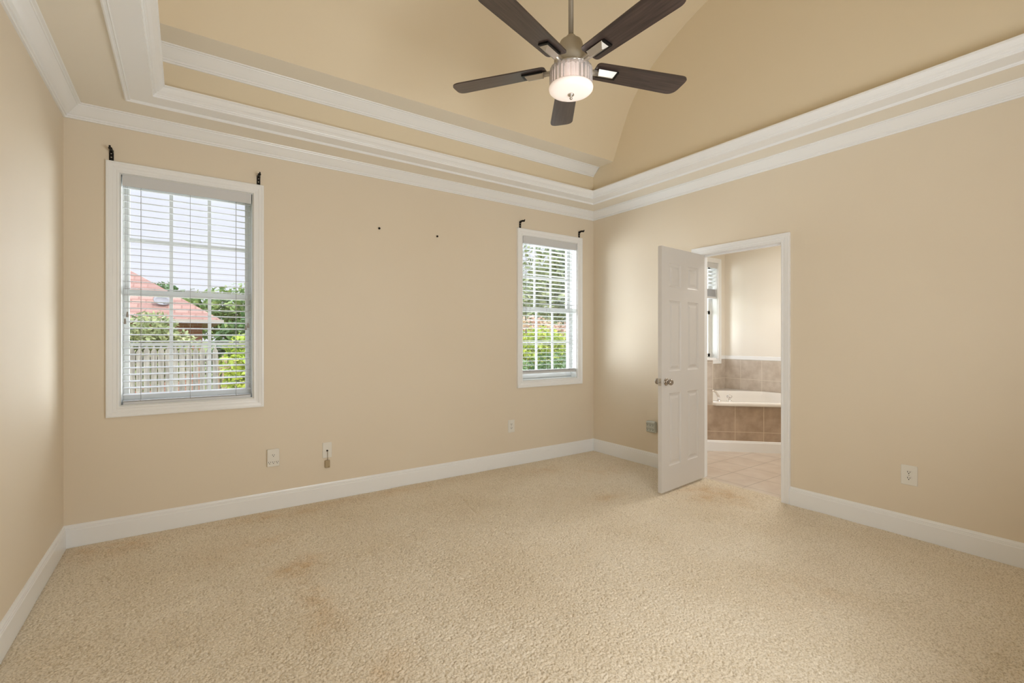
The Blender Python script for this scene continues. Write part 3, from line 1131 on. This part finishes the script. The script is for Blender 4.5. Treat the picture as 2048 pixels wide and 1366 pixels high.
def poly_at(th):
    d = Vector((math.cos(th), math.sin(th)))
    best = None
    for i in range(4):
        a_, b_ = Vector(outer[i]), Vector(outer[(i + 1) % 4])
        e = b_ - a_
        den = d.x * e.y - d.y * e.x
        if abs(den) < 1e-9:
            continue
        q = a_ - cc_
        t_ = (q.x * e.y - q.y * e.x) / den
        u_ = (q.x * d.y - q.y * d.x) / den
        if t_ > 0 and -1e-6 <= u_ <= 1 + 1e-6 and (best is None or t_ < best):
            best = t_
    return best


corner_th = [math.atan2(p[1] - cc_.y, p[0] - cc_.x) for p in outer]
ths = sorted(set([round(-PI + 2 * PI * i / 96, 6) for i in range(96)] + [round(t_, 6) for t_ in corner_th]))
# rounding target for the basin: superellipse-like loop aligned to the diagonal


def basin(th, k):
    a_, b_ = 0.88 * k, 0.60 * k
    t_ = th + PI / 4
    c_, s_ = math.cos(t_), math.sin(t_)
    return (abs(c_ / a_) ** 2.6 + abs(s_ / b_) ** 2.6) ** (-1 / 2.6)


loops = []
for z_, kind_, k in ((0.520, 'o', 1.0), (0.524, 'o', 1.006), (0.552, 'o', 1.006), (0.560, 'o', 0.995), (0.562, 'b', 1.05), (0.560, 'b', 1.0), (0.548, 'b', 0.975), (0.50, 'b', 0.95), (0.40, 'b', 0.90), (0.25, 'b', 0.80), (0.17, 'b', 0.70), (0.14, 'b', 0.55), (0.135, 'b', 0.1)):
    lp = []
    for th in ths:
        ro = poly_at(th)
        r_ = ro * k if kind_ == 'o' else min(basin(th, k), ro * 0.93)
        lp.append((cc_.x + r_ * math.cos(th) - tb.location.x, cc_.y + r_ * math.sin(th) - tb.location.y, z_))
    loops.append(lp)
n = len(ths)
v = [p for lp in loops for p in lp]
f = []
for j_ in range(len(loops) - 1):
    for i in range(n):
        f.append((j_ * n + i, j_ * n + (i + 1) % n, (j_ + 1) * n + (i + 1) % n, (j_ + 1) * n + i))
f.append(tuple(range((len(loops) - 1) * n, len(loops) * n)))
mb.add(v, f, True)
mb.build('tub_shell', m_tub, tb)
mb = MB()
mb.lathe([(0.035, 0), (0.035, 0.004), (0.03, 0.006)], 20, Matrix.Translation((6.02 - tb.location.x, 2.38 - tb.location.y, 0.561)))
mb.build('overflow_cover', m_steel, tb)

# faucet standing on the tub rim
fx, fy = 5.035 + 0.055, 3.205
fa = empty('tub_faucet', (5.135, 3.165, 0.561))
tag(fa, 'curved chrome faucet spout on the tub rim', 'faucet')
mb = MB()
mb.lathe([(0.026, 0), (0.026, 0.004), (0.020, 0.008), (0.017, 0.02)], 20)
mb.tube([(0, 0, 0.01), (-0.008, 0.004, 0.06), (-0.028, 0.02, 0.105), (-0.05, 0.04, 0.122), (-0.075, 0.06, 0.116), (-0.095, 0.08, 0.085), (-0.10, 0.085, 0.07)], [0.016, 0.015, 0.014, 0.0135, 0.013, 0.013, 0.013], 12)
o = mb.build('spout', m_chrome, fa)
hd = empty('crystal_handle', (5.235, 3.095, 0.561))
tag(hd, 'clear knob handle on the tub rim beside the chrome spout', 'faucet handle')
mb = MB()
mb.lathe([(0.030, 0), (0.030, 0.005), (0.020, 0.012), (0.011, 0.022), (0.010, 0.034)], 20)
mb.build('base', m_chrome, hd)
m_crys = mat('clear_acrylic', (1, 1, 1, 1), 0.02, 0, Transmission_Weight=0.85, IOR=1.45)
mb = MB()
mb.lathe([(0.012, 0.032), (0.026, 0.040), (0.031, 0.055), (0.026, 0.070), (0.012, 0.077)], 8, smooth=False)
mb.build('crystal_knob', m_crys, hd)

# tiled knee wall at the left end of the tub
mb = MB()
kx0, kx1 = 4.40, 5.03
mb.prism([(kx0 + 0.3 - kx1, 3.62 - YW), (kx0 + 0.3 - kx1, 0), (0, 0), (0, (S0 - kx1) - YW)], 0.527 - 0.715, 1.045 - 0.715)
o = mb.build('wall_bathroom_knee', m_btile, loc=(kx1, YW, 0.715))
tag(o, 'low tiled wall at the left end of the tub', 'half wall', kind='structure')
mb = MB()
mb.prism([(kx0 + 0.28, 3.60), (kx0 + 0.28, YW), (kx1 + 0.02, YW), (kx1 + 0.015, S0 - kx1 - 0.03)], 1.045, 1.070)
tag(mb.build('trim_11', m_trim), 'white cap on the low tiled wall by the tub', 'cap', kind='structure')

# ------------------------------------------------------------------ ceiling fan
FX, FY, ZB = 1.642, 1.837, 2.700
fan = empty('ceiling_fan', (FX, FY, 4.09))
tag(fan, 'five blade ceiling fan with dark wood blades and crystal drum light', 'ceiling fan')
Z0 = -4.09
mb = MB()
mb.lathe([(0.070, 0.0), (0.070, -0.012), (0.064, -0.04), (0.040, -0.07), (0.020, -0.078)], 32)
mb.build('canopy', m_motor, fan)
mb = MB()
mb.lathe([(0.0135, -0.07), (0.0135, 2.87 + Z0)], 20)
mb.build('downrod', m_motor, fan)
mb = MB()
mb.lathe([(0.0, 2.862 + Z0), (0.018, 2.862 + Z0), (0.024, 2.856 + Z0), (0.031, 2.842 + Z0), (0.037, 2.836 + Z0), (0.046, 2.834 + Z0), (0.055, 2.828 + Z0), (0.060, 2.818 + Z0), (0.066, 2.795 + Z0), (0.075, 2.772 + Z0), (0.084, 2.752 + Z0), (0.087, 2.735 + Z0), (0.087, 2.70 + Z0), (0.083, 2.688 + Z0), (0.0, 2.688 + Z0)], 48)
mb.build('motor_housing', m_motor, fan)
# drum light
m_band = mat('lamp_inner_band', (0.80, 0.74, 0.70, 1), 0.3, 0.3)
m_lamp = mat('frosted_diffuser_lit', (0.95, 0.90, 0.88, 1), 0.3)
P(m_lamp).inputs['Emission Color'].default_value = (1.0, 0.80, 0.70, 1)
P(m_lamp).inputs['Emission Strength'].default_value = 0.30
m_bulb = mat('lamp_inner_glow', (0.9, 0.8, 0.75, 1), 0.5)
P(m_bulb).inputs['Emission Color'].default_value = (1.0, 0.80, 0.70, 1)
P(m_bulb).inputs['Emission Strength'].default_value = 0.6
kit = MB()
kit.lathe([(0.0, 2.690 + Z0), (0.104, 2.690 + Z0), (0.108, 2.686 + Z0), (0.108, 2.680 + Z0), (0.090, 2.678 + Z0), (0.0, 2.678 + Z0)], 48)
kt = kit.build('light_kit', m_nickel, fan)
mb = MB()
mb.lathe([(0.082, 2.678 + Z0), (0.082, 2.600 + Z0)], 48)
mb.build('inner_glow_band', m_bulb, kt)
m_crystal = mat('crystal_glass', (0.97, 0.95, 0.95, 1), 0.03, 0, Transmission_Weight=0.75, IOR=1.5)
NC = 28
cr0 = MB()
# faceted bar: hexagonal in plan, tapered ends
w_, d_ = 0.0108, 0.0105
ring_ = [(-d_ * 0.6, -w_ * 0.9), (0.0, -w_), (d_ * 0.75, -w_ * 0.25), (d_ * 0.75, w_ * 0.25), (0.0, w_), (-d_ * 0.6, w_ * 0.9)]
v = []
for (s_, z_) in ((0.85, -0.052), (1.0, -0.047), (1.0, 0.047), (0.85, 0.052)):
    v += [(x * s_, y * s_, z_) for x, y in ring_]
f = [tuple(reversed(range(6))), tuple(range(18, 24))]
for j_ in range(3):
    for i in range(6):
        f.append((j_ * 6 + i, j_ * 6 + (i + 1) % 6, (j_ + 1) * 6 + (i + 1) % 6, (j_ + 1) * 6 + i))
cr0.add(v, f)
c0 = cr0.build('crystal', m_crystal, kt)
for i in range(NC):
    c = c0 if i == 0 else c0.copy()
    if i:
        COL.objects.link(c)
        c.parent = kt
    a_ = 2 * PI * i / NC
    c.location = (0.103 * math.cos(a_), 0.103 * math.sin(a_), 2.632 + Z0)
    c.rotation_euler = (0, 0, a_)
mb = MB()
mb.lathe([(0.100, 2.596 + Z0), (0.112, 2.594 + Z0), (0.114, 2.588 + Z0), (0.112, 2.578 + Z0), (0.104, 2.570 + Z0), (0.085, 2.563 + Z0), (0.050, 2.558 + Z0), (0.0, 2.556 + Z0)], 56)
df = mb.build('diffuser', m_lamp, kt)
mb = MB()
mb.lathe([(0.017, 2.5575 + Z0), (0.017, 2.553 + Z0), (0.012, 2.548 + Z0), (0.006, 2.545 + Z0), (0.006, 2.541 + Z0), (0.009, 2.537 + Z0), (0.006, 2.531 + Z0), (0.0, 2.530 + Z0)], 20)
mb.build('finial', m_nickel, df)
# blades
m_blade = mat('blade_dark_walnut', (0.045, 0.030, 0.027, 1), 0.30)
noise_var(m_blade, (0.030, 0.020, 0.018, 1), (0.070, 0.046, 0.040, 1), 9, 0.35, 0.7, 6, (0.6, 9.0, 9.0), 0.6)
P(m_blade).inputs['Coat Weight'].default_value = 0.25
P(m_blade).inputs['Coat Roughness'].default_value = 0.25


def rounded(pts_, rads, seg=7):
    out = []
    n_ = len(pts_)
    for i in range(n_):
        p = Vector(pts_[i])
        a_ = (Vector(pts_[i - 1]) - p).normalized()
        b_ = (Vector(pts_[(i + 1) % n_]) - p).normalized()
        r_ = rads[i]
        p0, p1 = p + a_ * r_, p + b_ * r_
        for k in range(seg + 1):
            t_ = k / seg
            q = p0 * (1 - t_) ** 2 + p * 2 * t_ * (1 - t_) + p1 * t_ * t_
            out.append((q.x, q.y))
    return out


blade_poly = rounded([(0.130, -0.060), (0.668, -0.074), (0.658, 0.074), (0.130, 0.060)], [0.024, 0.045, 0.055, 0.024], 9)
PITCH = math.radians(-9)
for k in range(5):
    ca = math.radians(16.5 + 72 * k) + YAW
    R = Matrix.Rotation(ca, 4, 'Z')
    T = Matrix.Translation((0, 0, ZB + Z0))
    Pm = Matrix.Rotation(PITCH, 4, 'X')
    mb = MB()
    mb.prism(blade_poly, -0.003, 0.003)
    b = mb.build('blade', m_blade, fan)
    b.matrix_local = T @ R @ Pm
    # blade iron: arm, dark plate standing for the block's shadow and bevelled nickel block
    mb = MB()
    mb.box(0.075, 0.150, -0.016, 0.016, -0.016, -0.006)
    mb.tube([(0.07, 0.0, -0.004), (0.11, 0.0, -0.018), (0.155, 0.0, -0.012)], 0.010, 8)
    ar = mb.build('blade_arm', m_nickel, b)
    mb = MB()
    mb.box(0.150, 0.262, -0.026, 0.030, -0.012, -0.003)
    mb.build('shadow_plate', m_black, b)
    mb = MB()
    v = [(0.146, -0.030, -0.010), (0.250, -0.030, -0.010), (0.250, 0.022, -0.010), (0.146, 0.022, -0.010),
         (0.150, -0.006, -0.030), (0.232, -0.006, -0.030), (0.232, 0.000, -0.030), (0.150, 0.000, -0.030)]
    mb.add(v, [(0, 1, 2, 3), (4, 5, 6, 7), (0, 1, 5, 4), (1, 2, 6, 5), (2, 3, 7, 6), (3, 0, 4, 7)])
    mb.build('nickel_block', m_nickel, ar)

# ------------------------------------------------------------------ outdoors
GZ = -0.60
m_grass = mat('lawn', (0.10, 0.14, 0.04, 1), 0.9)
noise_var(m_grass, (0.08, 0.11, 0.03, 1), (0.20, 0.24, 0.08, 1), 3, 0.3, 0.7, 6)
mb = MB()
mb.box(-120, 260, YW + TH, 400, GZ - 0.2, GZ)
tag(mb.build('lawn', m_grass), 'green lawn outside behind the fences', 'ground', kind='structure')


def leaf_mat(name, a_, b_, c_, scale=3.0):
    m = mat(name, a_, 0.55)
    r = noise_var(m, a_, c_, scale, 0.25, 0.72, 5)
    e = r.color_ramp.elements.new(0.5)
    e.color = b_
    P(m).inputs['Subsurface Weight'].default_value = 0.0
    tb_ = N(m, 'ShaderNodeBsdfTranslucent')
    mxx = N(m, 'ShaderNodeMixShader')
    mxx.inputs[0].default_value = 0.35
    L(m, r.outputs[0], tb_.inputs['Color'])
    L(m, P(m).outputs[0], mxx.inputs[1])
    L(m, tb_.outputs[0], mxx.inputs[2])
    L(m, mxx.outputs[0], m.node_tree.nodes['Material Output'].inputs['Surface'])
    return m


lf_green = leaf_mat('leaf_green', (0.06, 0.14, 0.04, 1), (0.20, 0.30, 0.10, 1), (0.42, 0.50, 0.18, 1), 2.2)
lf_yel = leaf_mat('leaf_yellow_green', (0.10, 0.22, 0.04, 1), (0.38, 0.48, 0.07, 1), (0.66, 0.64, 0.14, 1), 5.0)
lf_pale = leaf_mat('leaf_pale', (0.12, 0.19, 0.08, 1), (0.32, 0.37, 0.18, 1), (0.52, 0.54, 0.30, 1), 3.0)
lf_dark = leaf_mat('leaf_dark', (0.03, 0.08, 0.03, 1), (0.09, 0.18, 0.06, 1), (0.22, 0.33, 0.12, 1), 2.0)
lf_pink = leaf_mat('leaf_pinkish', (0.40, 0.26, 0.20, 1), (0.62, 0.42, 0.34, 1), (0.60, 0.52, 0.28, 1), 2.5)
m_bark = mat('bark', (0.16, 0.11, 0.08, 1), 0.9)


def leaves(blobs, n_, size, rs_):
    """blobs: list of (cx,cy,cz,rx,ry,rz). real little leaf quads spread through the crowns"""
    wts = np.array([b[3] * b[4] * b[5] for b in blobs])
    wts = wts / wts.sum()
    k = rs_.choice(len(blobs), n_, p=wts)
    B = np.array(blobs)[k]
    d = rs_.randn(n_, 3)
    d /= np.linalg.norm(d, axis=1)[:, None]
    r = rs_.rand(n_) ** 0.42
    c = B[:, :3] + d * r[:, None] * B[:, 3:6]
    nrm = rs_.randn(n_, 3) + d * 0.7 + np.array([0, 0, 0.6])
    nrm /= np.linalg.norm(nrm, axis=1)[:, None]
    t = np.cross(nrm, rs_.randn(n_, 3))
    t /= np.linalg.norm(t, axis=1)[:, None]
    b = np.cross(nrm, t)
    s = size * (0.6 + 0.8 * rs_.rand(n_))[:, None]
    p = [c - t * s, c + b * s * 0.45 - t * s * 0.1, c + t * s, c - b * s * 0.45 - t * s * 0.1]
    v = np.stack(p, 1).reshape(-1, 3)
    mb = MB()
    mb.v = [tuple(q) for q in v.tolist()]
    mb.f = [(4 * i, 4 * i + 1, 4 * i + 2, 4 * i + 3) for i in range(n_)]
    mb.sm = [False] * n_
    return mb


def plant(name, x, y, blobs, n_, size, m, label, cat, trunk, seed, group=None):
    rs_ = np.random.RandomState(seed)
    t = empty(name, (x, y, GZ))
    tag(t, label, cat, group)
    leaves(blobs, n_, size, rs_).build('foliage', m, t, fix=False)
    mb = MB()
    rnd = random.Random(seed)
    top = max(b[2] for b in blobs)
    mb.tube([(0, 0, -0.05), (0.03, 0.02, top * 0.4), (-0.02, 0.03, top * 0.8)], [trunk, trunk * 0.8, trunk * 0.4], 8)
    for b in blobs:
        mb.tube([(0, 0, min(b[2] * 0.35, top * 0.5)), (b[0] * 0.5, b[1] * 0.5, b[2] * 0.7), (b[0], b[1], b[2])], [trunk * 0.5, trunk * 0.35, trunk * 0.15], 6)
    mb.build('stems', m_bark, t)
    return t


# shrubs and trees seen through the left window
plant('shrub', -0.42, 10.2, [(-0.05, 0, 2.02, 0.42, 0.4, 0.36), (0.2, 0.1, 1.6, 0.50, 0.45, 0.5), (-0.25, 0, 1.5, 0.42, 0.4, 0.55)], 3600, 0.05, lf_pale, 'leafy shrub in front of the brick house, behind the grey fence', 'shrub', 0.05, 11)
plant('shrub', 0.66, 6.9, [(0.0, 0, 1.55, 0.34, 0.32, 0.34), (0.05, 0.05, 1.05, 0.40, 0.36, 0.5), (-0.06, 0, 1.78, 0.22, 0.25, 0.18), (0.25, 0, 1.4, 0.3, 0.3, 0.35)], 2600, 0.05, lf_yel, 'bright yellow green shrub at the end of the grey fence', 'shrub', 0.04, 12)
plant('tree', 1.75, 12.2, [(0, 0, 2.0, 0.9, 0.8, 0.8), (-0.7, 0.1, 1.65, 0.6, 0.5, 0.7), (0.5, 0, 1.3, 0.8, 0.6, 0.9), (-0.85, 0, 1.35, 0.6, 0.5, 0.75), (1.6, 0, 1.4, 0.8, 0.6, 0.9)], 7000, 0.09, lf_dark, 'dark green tree right of the brick house', 'tree', 0.09, 13)
plant('tree', 2.3, 24.6, [(0, 0, 3.1, 2.0, 1.2, 1.35), (-1.7, 0, 2.9, 1.3, 1.0, 1.1), (1.8, 0, 2.6, 1.5, 1.1, 1.2)], 4200, 0.14, lf_green, 'distant round tree behind the hip roof', 'tree', 0.12, 14)
plant('tree', -1.0, 28.5, [(0, 0, 4.0, 0.9, 0.8, 0.65), (0.7, 0, 3.8, 0.8, 0.8, 0.5)], 1400, 0.16, lf_dark, 'treetop peeking over the house roof', 'tree', 0.12, 15)
# trees and shrubs seen through the corner window
plant('tree', 11.6, 13.0, [(0, 0, 4.4, 2.1, 1.6, 1.7), (0.9, 0, 5.6, 1.9, 1.4, 1.6), (-0.7, 0, 3.1, 2.0, 1.4, 1.4), (1.5, 0, 3.2, 1.8, 1.4, 1.6)], 9000, 0.12, lf_pale, 'tall pale green tree filling the corner window', 'tree', 0.16, 16)
plant('tree', 11.6, 18.6, [(-0.3, 0, 2.5, 2.0, 1.2, 1.4), (1.2, 0, 3.0, 1.8, 1.2, 1.5), (-2.2, 0, 2.1, 1.6, 1.2, 1.2), (3.4, 0, 3.6, 1.9, 1.2, 2.0)], 7000, 0.12, lf_green, 'green tree behind the tall pale one', 'tree', 0.14, 17)
plant('shrub', 8.0, 10.75, [(-0.9, 0, 1.95, 0.7, 0.5, 0.5), (0.2, 0, 2.1, 0.8, 0.5, 0.45), (1.3, 0, 1.9, 0.7, 0.5, 0.5)], 2600, 0.07, lf_pink, 'pinkish shrub above the yellow one by the corner window', 'shrub', 0.05, 18)
plant('shrub', 6.9, 9.4, [(-0.6, 0, 1.75, 0.75, 0.5, 0.42), (0.5, 0, 1.80, 0.8, 0.5, 0.42), (1.4, 0, 1.7, 0.6, 0.5, 0.4), (0.3, -0.1, 1.4, 1.2, 0.5, 0.4)], 5200, 0.055, lf_yel, 'long yellow green hedge shrub outside the corner window', 'shrub', 0.05, 19)
plant('shrub', 6.5, 8.4, [(-0.8, 0, 1.0, 0.7, 0.5, 0.55), (0.4, 0, 1.0, 0.9, 0.5, 0.6), (1.4, 0, 1.0, 0.7, 0.5, 0.6)], 4200, 0.055, lf_dark, 'dark green low shrub outside the corner window', 'shrub', 0.05, 20)

# grey picket fence
m_fence = mat('weathered_wood', (0.36, 0.33, 0.30, 1), 0.85)
noise_var(m_fence, (0.15, 0.14, 0.13, 1), (0.34, 0.32, 0.29, 1), 5, 0.3, 0.7, 5, (9, 9, 1.0))
m_fence2 = mat('brown_wood', (0.26, 0.19, 0.14, 1), 0.85)
noise_var(m_fence2, (0.18, 0.13, 0.10, 1), (0.40, 0.30, 0.22, 1), 5, 0.3, 0.7, 5, (9, 9, 1.0))


def fence(name, xa, xb, y, ztop, pw, gap, m, label, gothic):
    t = empty(name, (xa, y, GZ))
    tag(t, label, 'fence')
    mb = MB()
    h_ = ztop - GZ
    x = 0.0
    rnd = random.Random(5)
    while x < xb - xa:
        dz = rnd.uniform(-0.012, 0.012)
        if gothic:
            poly = [(x, 0.02), (x + pw, 0.02), (x + pw, h_ - 0.09 + dz), (x + pw * 0.72, h_ - 0.06 + dz), (x + pw * 0.62, h_ - 0.015 + dz), (x + pw * 0.5, h_ + 0.02 + dz), (x + pw * 0.38, h_ - 0.015 + dz), (x + pw * 0.28, h_ - 0.06 + dz), (x, h_ - 0.09 + dz)]
        else:
            poly = [(x, 0.02), (x + pw, 0.02), (x + pw, h_ + dz), (x, h_ + dz)]
        M = Matrix(((1, 0, 0, 0), (0, 0, 1, 0), (0, 1, 0, 0), (0, 0, 0, 1)))
        yo = rnd.uniform(-0.004, 0.004)
        mb.prism(poly, -0.010 + yo, 0.010 + yo, M)
        x += pw + gap
    mb.build('pickets', m, t)
    mb = MB()
    for z_ in (0.35, h_ * 0.55, h_ - 0.25):
        mb.box(0, xb - xa, 0.016, 0.055, z_, z_ + 0.085)
    mb.build('rails', m, t)
    x = 0.04
    while x < xb - xa:
        mb = MB()
        mb.box(x, x + 0.09, 0.055, 0.145, 0, h_ - 0.05)
        mb.build('post', m, t)
        x += 2.35
    return t


fence('picket_fence', -6.0, 0.36, 8.0, 1.215, 0.067, 0.011, m_fence, 'grey weathered picket fence outside the left window', True)
fence('picket_fence', 0.40, 16.0, 10.02, 0.98, 0.085, 0.055, m_fence2, 'brown gapped fence running behind the shrubs', False)

# neighbour's brick house
hs = empty('brick_house', (0.37, 15.0, GZ))
tag(hs, 'brick house with a red shingled hip roof beyond the fence', 'house')
m_brick = mat('red_brick', (0.36, 0.13, 0.09, 1), 0.85)
tc = N(m_brick, 'ShaderNodeTexCoord')
sp = N(m_brick, 'ShaderNodeSeparateXYZ')
cb = N(m_brick, 'ShaderNodeCombineXYZ')
br = N(m_brick, 'ShaderNodeTexBrick')
br.inputs['Scale'].default_value = 1
br.inputs['Brick Width'].default_value = 0.21
br.inputs['Row Height'].default_value = 0.075
br.inputs['Mortar Size'].default_value = 0.006
br.inputs['Color1'].default_value = (0.42, 0.17, 0.12, 1)
br.inputs['Color2'].default_value = (0.34, 0.13, 0.09, 1)
br.inputs['Mortar'].default_value = (0.45, 0.36, 0.30, 1)
L(m_brick, tc.outputs['Object'], sp.inputs[0])
L(m_brick, sp.outputs['X'], cb.inputs['X'])
L(m_brick, sp.outputs['Z'], cb.inputs['Y'])
L(m_brick, cb.outputs[0], br.inputs['Vector'])
L(m_brick, br.outputs['Color'], P(m_brick).inputs['Base Color'])
mb = MB()
mb.box(-9.0, 0.0, 0.0, 7.2, 0, 2.38)
mb.build('brick_wall', m_brick, hs)
m_roof = mat('red_shingle', (0.46, 0.22, 0.16, 1), 0.9)
tc = N(m_roof, 'ShaderNodeTexCoord')
br = N(m_roof, 'ShaderNodeTexBrick')
br.inputs['Scale'].default_value = 1
br.inputs['Brick Width'].default_value = 0.30
br.inputs['Row Height'].default_value = 0.17
br.inputs['Mortar Size'].default_value = 0.02
br.inputs['Color1'].default_value = (0.34, 0.20, 0.17, 1)
br.inputs['Color2'].default_value = (0.25, 0.145, 0.125, 1)
br.inputs['Mortar'].default_value = (0.22, 0.12, 0.10, 1)
L(m_roof, tc.outputs['Object'], br.inputs['Vector'])
L(m_roof, br.outputs['Color'], P(m_roof).inputs['Base Color'])
mb = MB()
ex, ey, ez = 0.40, -0.40, 2.40
dd = 4.0
rz = ez + 0.68 * dd
v = [(-9.4, ey, ez), (ex, ey, ez), (ex, ey + 2 * dd, ez), (-9.4, ey + 2 * dd, ez), (ex - dd, ey + dd, rz), (-9.4 + dd, ey + dd, rz)]
v2 = [(x, y, z - 0.10) for x, y, z in v[:4]]
mb.add(v + v2, [(0, 1, 4, 5), (1, 2, 4), (2, 3, 5, 4), (3, 0, 5), (0, 1, 7, 6), (1, 2, 8, 7), (2, 3, 9, 8), (3, 0, 6, 9), (6, 7, 8, 9)])
rf = mb.build('hip_roof', m_roof, hs)
mb = MB()
mb.box(-9.45, ex + 0.06, ey - 0.08, ey, ez - 0.10, ez - 0.01)
mb.build('gutter', mat('gutter_beige', (0.42, 0.38, 0.35, 1), 0.5), hs)
fr = MB()
fr.loopsweep([(0, 0), (0, -0.04), (0.07, -0.04), (0.07, 0.0)], lambda u, h: [(-2.15 - u, h, 0.9 - u), (-1.25 + u, h, 0.9 - u), (-1.25 + u, h, 2.15 + u), (-2.15 - u, h, 2.15 + u)])
wf = fr.build('window_frame', m_trim, hs)
mb = MB()
mb.box(-2.15, -1.25, -0.012, -0.004, 0.9, 2.15)
mb.build('pane', mat('house_window_pane', (0.25, 0.32, 0.33, 1), 0.08), wf)
# satellite dish on the roof
ds = empty('satellite_dish', (-0.50, 15.16, 2.17))
tag(ds, 'grey satellite dish on the red roof', 'satellite dish')
m_dish = mat('dish_grey', (0.22, 0.22, 0.25, 1), 0.5)
mb = MB()
M = Matrix.Translation((0, -0.02, 0.10)) @ Matrix.Rotation(math.radians(62), 4, 'X') @ Matrix.Rotation(math.radians(8), 4, 'Y')
mb.lathe([(0.0, 0.0), (0.08, 0.008), (0.14, 0.026), (0.185, 0.048), (0.187, 0.043), (0.14, 0.018), (0.08, 0.0), (0.0, -0.006)], 28, M @ Matrix.Diagonal((1.0, 0.75, 1, 1)))
mb.build('reflector', m_dish, ds)
mb = MB()
mb.tube([(0, 0.05, -0.06), (0, 0.02, 0.02), (0, 0.0, 0.10)], 0.014, 8)
mb.build('mast', m_dish, ds)
mb = MB()
mb.tube([(0, -0.02, 0.05), (0.16, -0.24, 0.02), (0.17, -0.25, 0.05)], 0.009, 6)
mb.build('feed_arm', m_dish, ds)
